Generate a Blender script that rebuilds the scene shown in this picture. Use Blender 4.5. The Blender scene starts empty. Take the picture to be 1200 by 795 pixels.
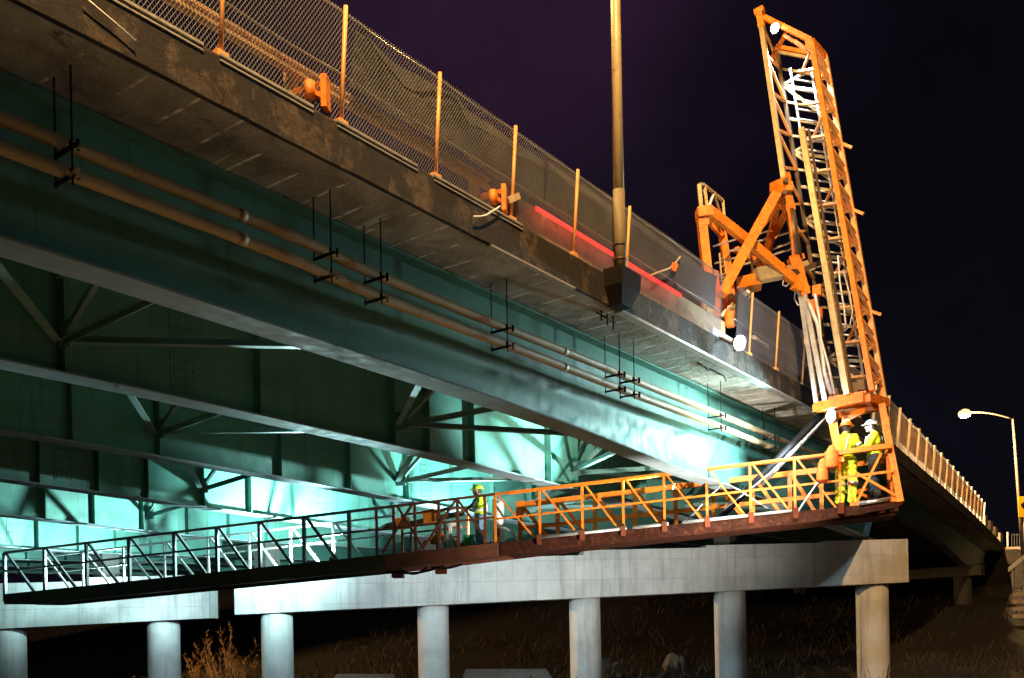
import bpy, math, random
from math import sin, cos, pi, radians
from mathutils import Vector, Matrix, Euler, noise
random.seed(11)
scene = bpy.context.scene
COL = scene.collection
V = Vector

# ------------------------------------------------------------------ camera model
F = 1100.0            # focal length in photo pixels (1200 wide)
ROLL = -0.02
YH = 736.4            # horizon row at the picture's middle column
H0 = 2.2              # eye height above the ground datum

def ray(x, y):
    cx = (x - 600) / F; cy = (YH - y) / F
    return V((cx * cos(ROLL) - cy * sin(ROLL), 1.0, cx * sin(ROLL) + cy * cos(ROLL)))
def P(x, y, Z):
    r = ray(x, y)
    return V((r.x * Z, Z, r.z * Z + H0))

cam = bpy.data.cameras.new('camera')
camo = bpy.data.objects.new('camera', cam); COL.objects.link(camo)
cam.sensor_width = 36; cam.lens = 36 * F / 1200
cam.shift_y = (YH - 397.5) / 1200
cam.clip_end = 2000; cam.clip_start = .1
camo.matrix_world = Matrix.Translation((0, 0, H0)) @ Matrix.Rotation(pi / 2, 4, 'X') @ Matrix.Rotation(ROLL, 4, 'Z')
scene.camera = camo

# ------------------------------------------------------------------ bridge frame
D = V((.5961, .8029, 0)); N = V((-.8029, .5961, 0)); D0 = 7.343
BASE = N * D0
def bend(s):
    k = s - 26.5
    return 0 if k < -2 else (.085 * (k + 2) ** 2 / 8 if k < 2 else .085 * k) + (.00030 * (s - 40) ** 2 if s > 40 else 0)
def B(s, t, h):
    t = t + bend(s)
    p = BASE + D * s + N * t
    return V((p.x, p.y, h + H0))
def onS(x, y, s):           # point seen at a pixel that stands at bridge station s
    r = ray(x, y); k = s / (r.x * D.x + r.y * D.y)
    return V((r.x * k, k, r.z * k + H0))
def onT(x, y, t):           # point seen at a pixel in the plane at distance t behind the deck edge
    r = ray(x, y); k = (t + D0) / (r.x * N.x + r.y * N.y)
    return V((r.x * k, k, r.z * k + H0))
def pier_s(t): return 32.43 - .847 * t

# ------------------------------------------------------------------ mesh helpers
class MB:
    def __init__(s): s.v = []; s.f = []; s.sm = []
    def add(s, vs, fs, smooth=False):
        o = len(s.v); s.v += [V(v) for v in vs]
        for f in fs: s.f.append([i + o for i in f]); s.sm.append(smooth)
        return s
    def box(s, c, size, rot=None):
        c = V(c); x, y, z = [k / 2 for k in size]
        vs = [V((a * x, b * y, d * z)) for d in (-1, 1) for a, b in ((-1, -1), (1, -1), (1, 1), (-1, 1))]
        if rot is not None: vs = [rot @ v for v in vs]
        return s.add([v + c for v in vs], [(3, 2, 1, 0), (4, 5, 6, 7), (0, 1, 5, 4), (1, 2, 6, 5), (2, 3, 7, 6), (3, 0, 4, 7)])
    def beam(s, a, b, w, h=None, up=V((0, 0, 1)), w2=None, h2=None):
        a = V(a); b = V(b); h = h or w; w2 = w2 or w; h2 = h2 or h
        d = (b - a).normalized()
        if abs(d.dot(up)) > .98: up = V((1, .2, 0))
        x = d.cross(up).normalized(); z = x.cross(d)
        vs = []
        for p, ww, hh in ((a, w, h), (b, w2, h2)):
            for i, j in ((-1, -1), (1, -1), (1, 1), (-1, 1)): vs.append(p + x * (i * ww / 2) + z * (j * hh / 2))
        return s.add(vs, [(3, 2, 1, 0), (4, 5, 6, 7), (0, 1, 5, 4), (1, 2, 6, 5), (2, 3, 7, 6), (3, 0, 4, 7)])
    def tube(s, pts, r, seg=8, caps=True):
        pts = [V(p) for p in pts]; n = len(pts)
        rs = r if isinstance(r, (list, tuple)) else [r] * n
        vs = []; px = None
        for i, p in enumerate(pts):
            d = (pts[min(i + 1, n - 1)] - pts[max(i - 1, 0)]).normalized()
            if px is None:
                u = V((0, 0, 1)) if abs(d.z) < .95 else V((1, 0, 0))
                px = d.cross(u).normalized()
            px = (px - d * px.dot(d)).normalized(); py = d.cross(px)
            for k in range(seg):
                a = 2 * pi * k / seg
                vs.append(p + px * (cos(a) * rs[i]) + py * (sin(a) * rs[i]))
        fs = []
        for i in range(n - 1):
            for k in range(seg):
                k2 = (k + 1) % seg
                fs.append((i * seg + k, i * seg + k2, (i + 1) * seg + k2, (i + 1) * seg + k))
        s.add(vs, fs, True)
        if caps:
            o = len(s.v) - len(vs)
            s.f.append([o + k for k in range(seg)][::-1]); s.sm.append(False)
            s.f.append([o + (n - 1) * seg + k for k in range(seg)]); s.sm.append(False)
        return s
    def prism(s, pts, ext):      # polygon extruded by a vector
        pts = [V(p) for p in pts]; n = len(pts); ext = V(ext)
        return s.add(pts + [p + ext for p in pts], [tuple(range(n))[::-1], tuple(range(n, 2 * n))] +
                     [(i, (i + 1) % n, n + (i + 1) % n, n + i) for i in range(n)])
    def sweep(s, sections, smooth=False, caps=True):
        n = len(sections[0]); vs = [p for q in sections for p in q]; fs = []
        for i in range(len(sections) - 1):
            for k in range(n):
                k2 = (k + 1) % n
                fs.append((i * n + k, i * n + k2, (i + 1) * n + k2, (i + 1) * n + k))
        if caps: fs += [tuple(range(n))[::-1], tuple((len(sections) - 1) * n + k for k in range(n))]
        return s.add(vs, fs, smooth)
    def ball(s, c, r, sc=(1, 1, 1), nu=12, nv=8, rot=None, z0=-1.0):
        c = V(c); vs = []; fs = []
        a0 = math.asin(z0)
        for j in range(nv + 1):
            a = a0 + (pi / 2 - a0) * j / nv
            for i in range(nu):
                b = 2 * pi * i / nu
                v = V((cos(a) * cos(b) * r * sc[0], cos(a) * sin(b) * r * sc[1], sin(a) * r * sc[2]))
                vs.append((rot @ v if rot is not None else v) + c)
        for j in range(nv):
            for i in range(nu):
                i2 = (i + 1) % nu
                fs.append((j * nu + i, j * nu + i2, (j + 1) * nu + i2, (j + 1) * nu + i))
        fs.append(tuple(range(nu))[::-1])
        return s.add(vs, fs, True)
    def capsule(s, a, b, ra, rb, seg=10):
        a = V(a); b = V(b); d = (b - a); L = d.length
        d = d.normalized() if L > 1e-6 else V((0, 0, 1))
        pts = []; rs = []
        for k in range(4):
            g = pi / 2 * k / 4
            pts.append(a - d * (ra * cos(g))); rs.append(max(ra * sin(g), .001))
        pts.append(a); rs.append(ra); pts.append(b); rs.append(rb)
        for k in range(1, 5):
            g = pi / 2 * k / 4
            pts.append(b + d * (rb * sin(g))); rs.append(max(rb * cos(g), .001))
        return s.tube(pts, rs, seg)
    def build(s, name, mat, parent=None, base=None):
        me = bpy.data.meshes.new(name)
        if parent is not None: inv = parent['_inv'] if False else FR[parent.name].inverted()
        elif base is not None: inv = Matrix.Translation(base).inverted()
        else: inv = Matrix()
        me.from_pydata([inv @ v for v in s.v], [], s.f)
        me.polygons.foreach_set('use_smooth', s.sm)
        me.materials.append(mat); me.update()
        o = bpy.data.objects.new(name, me); COL.objects.link(o)
        if parent is not None:
            o.parent = parent; FR[o.name] = FR[parent.name]
        elif base is not None:
            o.location = base; FR[o.name] = Matrix.Translation(base)
        else: FR[o.name] = Matrix()
        return o
FR = {}
def tag(o, label=None, cat=None, group=None, kind=None):
    if label: o['label'] = label
    if cat: o['category'] = cat
    if group: o['group'] = group
    if kind: o['kind'] = kind
    return o
def empty(name, loc, label, cat, group=None, rz=0):
    o = bpy.data.objects.new(name, None); COL.objects.link(o)
    o.location = loc; o.rotation_euler = (0, 0, rz)
    o.empty_display_size = .2
    FR[o.name] = Matrix.Translation(loc) @ Matrix.Rotation(rz, 4, 'Z')
    return tag(o, label, cat, group)

# ------------------------------------------------------------------ materials
def newmat(name):
    m = bpy.data.materials.new(name); m.use_nodes = True
    nt = m.node_tree; nt.nodes.clear()
    out = nt.nodes.new('ShaderNodeOutputMaterial'); b = nt.nodes.new('ShaderNodeBsdfPrincipled')
    nt.links.new(b.outputs[0], out.inputs[0])
    return m, nt, b, out
def ramp(nt, fac, stops, interp='LINEAR'):
    r = nt.nodes.new('ShaderNodeValToRGB'); r.color_ramp.interpolation = interp
    el = r.color_ramp.elements
    while len(el) < len(stops): el.new(.5)
    for e, (p, c) in zip(el, stops):
        e.position = p; e.color = (c[0], c[1], c[2], 1) if len(c) == 3 else c
    nt.links.new(fac, r.inputs[0]); return r.outputs[0]
def coords(nt, scale=(1, 1, 1), kind='Object'):
    tc = nt.nodes.new('ShaderNodeTexCoord'); mp = nt.nodes.new('ShaderNodeMapping')
    mp.inputs['Scale'].default_value = scale
    nt.links.new(tc.outputs[kind], mp.inputs[0]); return mp.outputs[0]
def ntex(nt, vec, scale, detail=4, rough=.6, dist=0):
    n = nt.nodes.new('ShaderNodeTexNoise')
    n.inputs['Scale'].default_value = scale; n.inputs['Detail'].default_value = detail
    n.inputs['Roughness'].default_value = rough; n.inputs['Distortion'].default_value = dist
    nt.links.new(vec, n.inputs['Vector']); return n.outputs[0]
def mixc(nt, fac, a, b, mode='MIX'):
    m = nt.nodes.new('ShaderNodeMix'); m.data_type = 'RGBA'; m.blend_type = mode
    for sock, v in ((0, fac), (6, a), (7, b)):
        if hasattr(v, 'is_linked') or hasattr(v, 'node'): nt.links.new(v, m.inputs[sock])
        else: m.inputs[sock].default_value = v if sock == 0 else (v[0], v[1], v[2], 1)
    return m.outputs[2]
def bump(nt, b, h, strength=.3, dist=.02):
    n = nt.nodes.new('ShaderNodeBump'); n.inputs['Strength'].default_value = strength; n.inputs['Distance'].default_value = dist
    nt.links.new(h, n.inputs['Height']); nt.links.new(n.outputs[0], b.inputs['Normal'])
def paint(name, c, rough=.5, metal=0.0, var=.35, scale=2.5, dirt=None, dirt_amt=.35, bmp=.15):
    m, nt, b, out = newmat(name)
    vec = coords(nt)
    n1 = ntex(nt, vec, scale, 5)
    lo = tuple(k * (1 - var) for k in c); hi = tuple(min(1, k * (1 + var * .5)) for k in c)
    col = ramp(nt, n1, [(.3, lo), (.7, hi)])
    if dirt:
        n2 = ntex(nt, vec, scale * 3.1, 6, .7, .5)
        f = ramp(nt, n2, [(.62 - dirt_amt * .3, (0, 0, 0)), (.72, (1, 1, 1))])
        col = mixc(nt, f, col, dirt)
    nt.links.new(col, b.inputs['Base Color'])
    b.inputs['Metallic'].default_value = metal
    n3 = ntex(nt, vec, scale * 8, 3)
    rr = ramp(nt, n3, [(.3, (rough * .8,) * 3), (.7, (min(1, rough * 1.25),) * 3)])
    nt.links.new(rr, b.inputs['Roughness'])
    bump(nt, b, n3, bmp, .004)
    return m
def emit(name, c, strength):
    m, nt, b, out = newmat(name)
    b.inputs['Base Color'].default_value = (*c, 1)
    b.inputs['Emission Color'].default_value = (*c, 1); b.inputs['Emission Strength'].default_value = strength
    return m
M = {}
M['orange'] = paint('orange_paint', (.84, .225, .012), .5, 0, .3, 3.5, (.22, .07, .025), .42)
M['orange_rail'] = paint('orange_rail_paint', (.84, .20, .008), .5, 0, .3, 5, (.2, .07, .02), .35)
M['rust_orange'] = paint('worn_rust_orange_paint', (.13, .026, .007), .6, 0, .4, 4, (.07, .03, .015), .45)
M['darkrust'] = paint('dark_rusty_channel', (.035, .010, .005), .8, 0, .5, 3, (.10, .03, .012), .35)
M['darkrust'].node_tree.nodes['Principled BSDF'].inputs['Specular IOR Level'].default_value = .1
M['brown'] = paint('brown_primer_steel', (.16, .05, .025), .6, .1, .4, 4, (.04, .02, .012), .4)
M['darkgrey'] = paint('dark_grey_steel', (.17, .175, .185), .45, .4, .35, 4, (.05, .03, .02), .3)
M['black'] = paint('black_rubber', (.012, .012, .013), .5, 0, .3, 5)
M['blacksteel'] = paint('black_stained_steel', (.012, .011, .010), .75, 0, .4, 3)
M['rust_orange'].node_tree.nodes['Principled BSDF'].inputs['Specular IOR Level'].default_value = .15
for k_ in ('black', 'blacksteel'): M[k_].node_tree.nodes['Principled BSDF'].inputs['Specular IOR Level'].default_value = .12
M['galv'] = paint('galvanised_steel', (.52, .52, .50), .42, .55, .25, 4, (.3, .22, .15), .2)
M['tan'] = paint('tan_tube_steel', (.52, .42, .23), .4, .35, .25, 3, (.25, .17, .08), .3)
M['chrome'] = paint('bright_steel', (.75, .76, .78), .2, .9, .1, 4)
M['silverhose'] = paint('silver_hose', (.55, .55, .54), .4, .3, .25, 10)
M['white'] = paint('white_paint', (.75, .76, .76), .45, 0, .12, 4, (.4, .4, .38), .1)
M['dkbrownsteel'] = paint('dark_oiled_steel', (.11, .075, .045), .45, .5, .4, 4)
M['pipe'] = paint('tan_pipe_paint', (.42, .31, .17), .5, 0, .2, 1.5, (.25, .18, .10), .25)
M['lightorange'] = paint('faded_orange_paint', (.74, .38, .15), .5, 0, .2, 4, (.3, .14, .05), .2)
M['dullpost'] = paint('dull_lamp_post_paint', (.16, .14, .11), .6, 0, .2, 3)
M['post'] = paint('fence_post_paint', (.78, .38, .13), .5, .1, .2, 5, (.35, .18, .08), .25)
M['palepost'] = paint('pale_far_fence_post', (.88, .80, .66), .5, 0, .15, 4)
M['wire'] = paint('chain_link_wire', (.12, .122, .15), .45, .1, .2, 2)
M['railsteel'] = paint('weathered_guardrail', (.62, .42, .26), .6, .05, .35, 1.5, (.2, .09, .04), .35)
M['pole'] = paint('light_pole_paint', (.50, .40, .22), .5, .1, .22, 1.6, (.3, .2, .1), .2)
M['polesleeve'] = paint('weathered_pole_sleeve', (.19, .155, .09), .65, 0, .25, 1.6, (.15, .11, .06), .3)
M['lime'] = paint('lime_high_visibility_cloth', (.62, .86, .02), .8, 0, .25, 9, None, 0, .4)
M['orangecloth'] = paint('orange_high_visibility_cloth', (.85, .18, .02), .8, 0, .3, 9, None, 0, .4)
M['silver'] = paint('silver_reflective_band', (.72, .73, .74), .3, .2, .1, 10)
M['denim'] = paint('blue_denim', (.16, .30, .46), .85, 0, .4, 8, None, 0, .4)
M['darkcloth'] = paint('dark_work_cloth', (.025, .027, .032), .9, 0, .4, 8, None, 0, .4)
M['skin'] = paint('skin', (.48, .28, .19), .5, 0, .12, 12)
M['hair'] = paint('brown_hair', (.04, .025, .015), .6, 0, .3, 30)
M['glove'] = paint('pale_work_glove', (.6, .58, .52), .8, 0, .2, 12)
M['boot'] = paint('brown_boot_leather', (.09, .05, .025), .6, 0, .3, 12)
M['limehat'] = paint('lime_helmet_plastic', (.60, .80, .05), .35, 0, .1, 6)
M['whitehat'] = paint('white_helmet_plastic', (.8, .8, .78), .3, 0, .08, 6)
M['orangehat'] = paint('orange_helmet_plastic', (.8, .2, .02), .35, 0, .1, 6)
M['green'] = paint('green_plastic', (.04, .42, .13), .45, 0, .15, 5)
M['rock'] = paint('grey_rock', (.10, .095, .085), .9, 0, .4, 2, (.10, .09, .07), .4, .8)
M['twig'] = paint('dry_twig_bark', (.34, .22, .10), .85, 0, .35, 6)
M['drygrass'] = paint('dry_grass', (.022, .015, .007), .9, 0, .5, .8)
M['sign'] = paint('yellow_sign_paint', (.85, .50, .02), .4, 0, .08, 3)
M['wood'] = paint('pale_wood', (.55, .42, .27), .7, 0, .3, 9)

def concrete(name, c=(.34, .34, .33), dark=(.10, .095, .085), amt=.5, streak=True, scale=1.0, form=True):
    m, nt, b, out = newmat(name)
    vec = coords(nt)
    n1 = ntex(nt, vec, .9 * scale, 6, .65)
    col = ramp(nt, n1, [(.3, tuple(k * .72 for k in c)), (.55, c), (.75, tuple(min(1, k * 1.15) for k in c))])
    if streak:
        v2 = coords(nt, (2.2, 2.2, .16))
        n2 = ntex(nt, v2, 1.6 * scale, 5, .7)
        f = ramp(nt, n2, [(.5, (0, 0, 0)), (.75, (amt,) * 3)])
        col = mixc(nt, f, col, dark)
    bk = nt.nodes.new('ShaderNodeTexBrick'); bk.inputs['Scale'].default_value = 1; bk.inputs['Mortar Size'].default_value = .008
    bk.inputs['Brick Width'].default_value = 1.22; bk.inputs['Row Height'].default_value = .61; bk.offset = 0
    bk.inputs['Color1'].default_value = (0, 0, 0, 1); bk.inputs['Color2'].default_value = (.16, .16, .16, 1); bk.inputs['Mortar'].default_value = (.5, .5, .5, 1)
    sw = nt.nodes.new('ShaderNodeMapping'); sw.inputs['Rotation'].default_value = (pi / 2, 0, 0); nt.links.new(vec, sw.inputs[0]); nt.links.new(sw.outputs[0], bk.inputs[0])
    if form: col = mixc(nt, bk.outputs[0], col, tuple(k * .35 for k in c))
    n4 = ntex(nt, vec, 14, 4, .7)
    f4 = ramp(nt, n4, [(.62, (0, 0, 0)), (.7, (.5, .5, .5))])
    col = mixc(nt, f4, col, tuple(k * .5 for k in c))
    nt.links.new(col, b.inputs['Base Color']); b.inputs['Roughness'].default_value = .85
    n3 = ntex(nt, vec, 9, 8, .7); bump(nt, b, n3, .45, .02)
    return m
M['concrete'] = concrete('pier_concrete', (.42, .42, .41), (.16, .155, .14), .85)
M['column'] = concrete('pier_column_concrete', (.42, .42, .41), (.16, .155, .14), .8, form=False)
M['slab'] = concrete('footing_concrete', (.20, .205, .21), (.08, .08, .075), .4)
M['parapet'] = concrete('parapet_concrete', (.45, .38, .30), (.2, .16, .12), .3)

def fascia_mat():
    m, nt, b, out = newmat('stained_fascia_concrete')
    vec = coords(nt); vs = coords(nt, (.9, 1, .75))
    n1 = ntex(nt, vs, 1.7, 10, .74, .25)
    f = ramp(nt, n1, [(.44, (0, 0, 0)), (.49, (1, 1, 1))])
    n2 = ntex(nt, vec, 5, 6, .7)
    n2 = ntex(nt, vec, 4.5, 10, .8)
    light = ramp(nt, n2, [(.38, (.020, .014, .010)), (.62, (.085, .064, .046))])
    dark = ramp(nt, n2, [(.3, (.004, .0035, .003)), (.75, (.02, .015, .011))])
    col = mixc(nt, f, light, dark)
    nt.links.new(col, b.inputs['Base Color']); b.inputs['Roughness'].default_value = .9
    n3 = ntex(nt, vec, 7, 8, .75); bump(nt, b, n3, .9, .04)
    return m
M['fascia'] = fascia_mat()

def soffit_mat():
    m, nt, b, out = newmat('stained_soffit_concrete')
    vec = coords(nt)
    n1 = ntex(nt, vec, 1.1, 7, .65, .4)
    col = ramp(nt, n1, [(.30, (.12, .10, .08)), (.5, (.30, .27, .225)), (.68, (.46, .44, .39))])
    # formwork lines and lime streaks running across the overhang
    v2 = coords(nt, (3.2, .28, 1))
    n2 = ntex(nt, v2, 1.25, 3, .55, .5)
    f2 = ramp(nt, n2, [(.655, (0, 0, 0)), (.70, (.6, .6, .6))])
    col = mixc(nt, f2, col, (.72, .70, .64))
    w = nt.nodes.new('ShaderNodeTexWave'); w.bands_direction = 'X'
    w.inputs['Scale'].default_value = .62; w.inputs['Distortion'].default_value = .9; w.inputs['Detail'].default_value = 2
    nt.links.new(coords(nt), w.inputs[0])
    brk = ntex(nt, coords(nt, (.8, 1.6, 1)), 1.3, 3)
    fb = ramp(nt, brk, [(.47, (0, 0, 0)), (.56, (1, 1, 1))])
    fw = ramp(nt, w.outputs['Fac'], [(.984, (0, 0, 0)), (.994, (1, 1, 1))])
    mm = mixc(nt, 1.0, fw, fb, 'MULTIPLY')
    col = mixc(nt, mm, col, (.85, .80, .68))
    n5 = ntex(nt, vec, 2.6, 6, .75, 1)
    f5 = ramp(nt, n5, [(.60, (0, 0, 0)), (.68, (.8, .8, .8))])
    col = mixc(nt, f5, col, (.03, .027, .02))
    nt.links.new(col, b.inputs['Base Color']); b.inputs['Roughness'].default_value = .9
    n3 = ntex(nt, vec, 6, 8, .7); bump(nt, b, n3, .8, .04)
    return m
M['soffit'] = soffit_mat()

def girder_mat(name, c, dark, f0=.5, rough=.5, rust=None):
    m, nt, b, out = newmat(name)
    vec = coords(nt)
    v2 = coords(nt, (.35, 1, 1.5))
    n1 = ntex(nt, v2, 1.2, 6, .6)
    col = ramp(nt, n1, [(.3, tuple(k * .7 for k in c)), (.7, tuple(k * 1.15 for k in c))])
    n2 = ntex(nt, coords(nt, (1.1, 1, .3)), 1.5, 5, .65)
    f = ramp(nt, n2, [(.5, (0, 0, 0)), (.8, (f0,) * 3)])
    col = mixc(nt, f, col, dark)
    n7 = ntex(nt, coords(nt, (3.2, 1, .22)), 2.0, 6, .7)
    f7 = ramp(nt, n7, [(.56, (0, 0, 0)), (.68, (.7, .7, .7))])
    col = mixc(nt, f7, col, tuple(k * .45 for k in c))
    if rust:
        n4 = ntex(nt, vec, 2.4, 5, .7, .3)
        f4 = ramp(nt, n4, [(.63, (0, 0, 0)), (.69, (1, 1, 1))])
        col = mixc(nt, f4, col, rust)
    nt.links.new(col, b.inputs['Base Color'])
    n3 = ntex(nt, vec, 5, 5, .6)
    rr = ramp(nt, n3, [(.3, (rough * .8,) * 3), (.7, (rough * 1.4,) * 3)])
    nt.links.new(rr, b.inputs['Roughness'])
    bump(nt, b, ntex(nt, vec, 1.1, 3), .10, .02)
    return m
M['girder'] = girder_mat('green_girder_paint', (.088, .255, .205), (.05, .10, .06))
M['flange'] = girder_mat('dusty_flange_paint', (.24, .30, .32), (.10, .13, .12), .5, .8, (.06, .06, .055))
M['flange'].node_tree.nodes['Principled BSDF'].inputs['Specular IOR Level'].default_value = .05
M['brace'] = girder_mat('green_brace_paint', (.17, .30, .27), (.05, .09, .07), .4, .5)

def tarp_mat():
    m, nt, b, out = newmat('debris_sheet_cloth')
    vec = coords(nt); n1 = ntex(nt, vec, 1.4, 5, .6, .5)
    col = ramp(nt, n1, [(.3, (.024, .026, .028)), (.7, (.095, .098, .10))])
    nt.links.new(col, b.inputs['Base Color']); b.inputs['Roughness'].default_value = .85
    bump(nt, b, ntex(nt, vec, 2.2, 4, .6, .6), .7, .06)
    return m
M['tarp'] = tarp_mat()
def lucent(name, c, k):
    m, nt, b, out = newmat(name)
    vec = coords(nt); n1 = ntex(nt, vec, 1.2, 5, .6)
    col = ramp(nt, n1, [(.3, tuple(q * .75 for q in c)), (.7, c)])
    nt.links.new(col, b.inputs['Base Color']); b.inputs['Roughness'].default_value = .8
    t = nt.nodes.new('ShaderNodeBsdfTranslucent'); nt.links.new(col, t.inputs[0])
    mx = nt.nodes.new('ShaderNodeMixShader'); mx.inputs[0].default_value = k
    nt.links.new(b.outputs[0], mx.inputs[1]); nt.links.new(t.outputs[0], mx.inputs[2]); nt.links.new(mx.outputs[0], out.inputs[0])
    return m
M['pale_sheet'] = lucent('pale_tan_sheet', (.86, .64, .42), .85)
M['dimconc'] = concrete('dimmed_concrete', (.05, .047, .04), (.02, .018, .015), .6)  # concrete copy with weak light put into its colour, for dim parts
def ground_mat():
    m, nt, b, out = newmat('dry_earth_and_weeds')
    vec = coords(nt); n1 = ntex(nt, vec, .35, 8, .7); n2 = ntex(nt, vec, 3, 8, .75)
    c1 = ramp(nt, n1, [(.35, (.008, .007, .005)), (.65, (.030, .021, .011))])
    c2 = ramp(nt, n2, [(.35, (.3, .3, .3)), (.7, (1, 1, 1))])
    nt.links.new(mixc(nt, 1.0, c1, c2, 'MULTIPLY'), b.inputs['Base Color']); b.inputs['Roughness'].default_value = .95
    bump(nt, b, n2, 1, .15)
    return m
M['ground'] = ground_mat()
M['asphalt'] = paint('asphalt', (.05, .05, .05), .85, 0, .3, 3)
M['lens_cool'] = emit('cool_lamp_glass', (.82, .95, 1.0), 60)
M['lens_warm'] = emit('warm_lamp_glass', (1.0, .72, .36), 1.5)
M['streak_red'] = emit('red_taillight_streak', (1.0, .03, .025), 3.0)
M['lens_small'] = emit('small_amber_lamp_glass', (1.0, .45, .12), 9)

# ------------------------------------------------------------------ ground
def gz(x, y):
    def ss(a, b, v):
        v = max(0, min(1, (v - a) / (b - a))); return v * v * (3 - 2 * v)
    z = .2 + .55 * ss(24, 34, y) * ss(-4, 10, x) - .2
    z += 4.6 * ss(38, 64, y + .12 * x) * (1 - .35 * ss(5, 22, x) * (1 - ss(30, 40, x)))
    z += 2.5 * ss(60, 110, y)
    # road embankment beyond the bridge end
    z = z + (H0 + 5.05 - z) * ss(64, 70, y) * ss(31, 36, x) if y > 60 else z
    z += .22 * noise.noise(V((x * .23, y * .23, 1))) + .10 * noise.noise(V((x * .9, y * .9, 4)))
    if y < 18: z = z * ss(-2, 18, y)
    return z
mb = MB(); xs = [-90 + 1.5 * i for i in range(0, 141)]; ys = [-30 + 2 * i for i in range(0, 24)] + [18 + 1.0 * i for i in range(0, 70)] + [88 + 6 * i for i in range(0, 22)]
xs = [-600] + xs + [600]; ys = [-400] + ys + [800]
vs = [V((x, y, gz(max(-90, min(120, x)), max(-30, min(220, y))))) for y in ys for x in xs]; n = len(xs)
fs = [(j * n + i, j * n + i + 1, (j + 1) * n + i + 1, (j + 1) * n + i) for j in range(len(ys) - 1) for i in range(n - 1)]
mb.add(vs, fs, True)
tag(mb.build('ground', M['ground']), kind='structure')
# dry grass and weeds on the slope
mb = MB()
for i in range(9000):
    y = random.uniform(29, 62); u = random.uniform(-.62, .6); x = u * y
    if noise.noise(V((x * .25, y * .25, 9))) < -.12: continue
    z = gz(x, y); hh = random.uniform(.15, .55); a = random.uniform(0, pi); w = random.uniform(.012, .03)
    dx, dy = cos(a) * w, sin(a) * w; lx, ly = random.uniform(-.25, .25), random.uniform(-.25, .25)
    mb.add([(x - dx, y - dy, z - .03), (x + dx, y + dy, z - .03), (x + lx * .5 + dx * .5, y + ly * .5, z + hh * .7), (x + lx, y + ly, z + hh)], [(0, 1, 2), (0, 2, 3)])
tag(mb.build('dry_grass', M['drygrass']), 'dry brown grass and weeds on the dark slope below the bridge', 'grass', kind='stuff')

mb = MB(); gx = [-24 + 1.5 * i for i in range(33)]; gy = [3 + 1.0 * i for i in range(22)]  # unseen pale ground sheet, added to bounce lamp light up to the soffit
mb.add([V((x, y, gz(x, y) + .05 + .02 * noise.noise(V((x, y, 2))))) for y in gy for x in gx], [(j * 33 + i, j * 33 + i + 1, (j + 1) * 33 + i + 1, (j + 1) * 33 + i) for j in range(21) for i in range(32)], True)
M['gravel'] = paint('pale_bounce_gravel', (.18, .165, .14), .95, 0, .35, 5, (.10, .09, .08), .3, .8)
tag(mb.build('bounce_gravel', M['gravel']), kind='structure')

# ------------------------------------------------------------------ the bridge
ang = math.atan2(D.y, D.x)
bridge = empty('road_bridge', (BASE.x, BASE.y, H0), 'long steel girder road bridge with stained concrete deck edge seen from below', 'bridge', rz=ang)
SS = [-12 + 1.0 * i for i in range(0, 44)] + [32.5 + 1.5 * i for i in range(0, 34)]
TW = 33.5; HT = 5.42; HS = 4.97; DECK = 5.2
def sweepB(mb, prof, ss=SS):       # prof(s) -> list of (t, h)
    return mb.sweep([[B(s, t, h) for t, h in prof(s)] for s in ss])
sweepB(MB(), lambda s: [(.09, HS + .003), (TW, HS - .25), (TW, DECK - .2), (.09, DECK)]).build('deck_slab', M['soffit'], bridge)
# curb with a ragged lower edge
def curbprof(s):
    j = .018 * noise.noise(V((s * 1.7, 3, 0))); k = .012 * noise.noise(V((s * 2.3, 8, 0)))
    return [(0 + k, HS - .02 + j), (.085, HS - .004 + j * .5), (.085, DECK + .01), (.42, DECK + .01), (.42, HT), (.012 + k * .4, HT), (0, HT - .03)]
S2 = [-12 + .25 * i for i in range(0, 176)] + [32.5 + .75 * i for i in range(0, 66)]
sweepB(MB(), curbprof, S2).build('deck_edge', M['fascia'], bridge)
# bright strips standing for light grazing the top arris (in broken lengths) and the drip edge beyond the lamp pole
mb = MB()
for a, b in ((2.0, 5.30), (5.48, 6.62), (6.95, 8.2), (8.5, 10.3)):
    ss = [a + (b - a) * k / 6 for k in range(7)]
    sweepB(mb, lambda s: [(-.018, HT - .012), (.05, HT - .012), (.05, HT + .014), (-.018, HT + .014)], ss)
    sweepB(mb, lambda s: [(-.016, HT - .062), (-.004, HT - .062), (-.004, HT - .045), (-.016, HT - .045)], ss)
mb.build('lit_edge_strip', M['galv'], bridge)
mb = MB(); ss = [12.9 + .5 * i for i in range(22)]
sweepB(mb, lambda s: [(-.045, 4.925), (.10, 4.925), (.10, 4.965), (-.045, 4.965)], ss)
ss = [9.6 + .4 * i for i in range(6)]
sweepB(mb, lambda s: [(-.01, 4.925), (.06, 4.925), (.06, 4.95), (-.01, 4.95)], ss)
mb.build('drip_edge', M['galv'], bridge)

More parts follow.
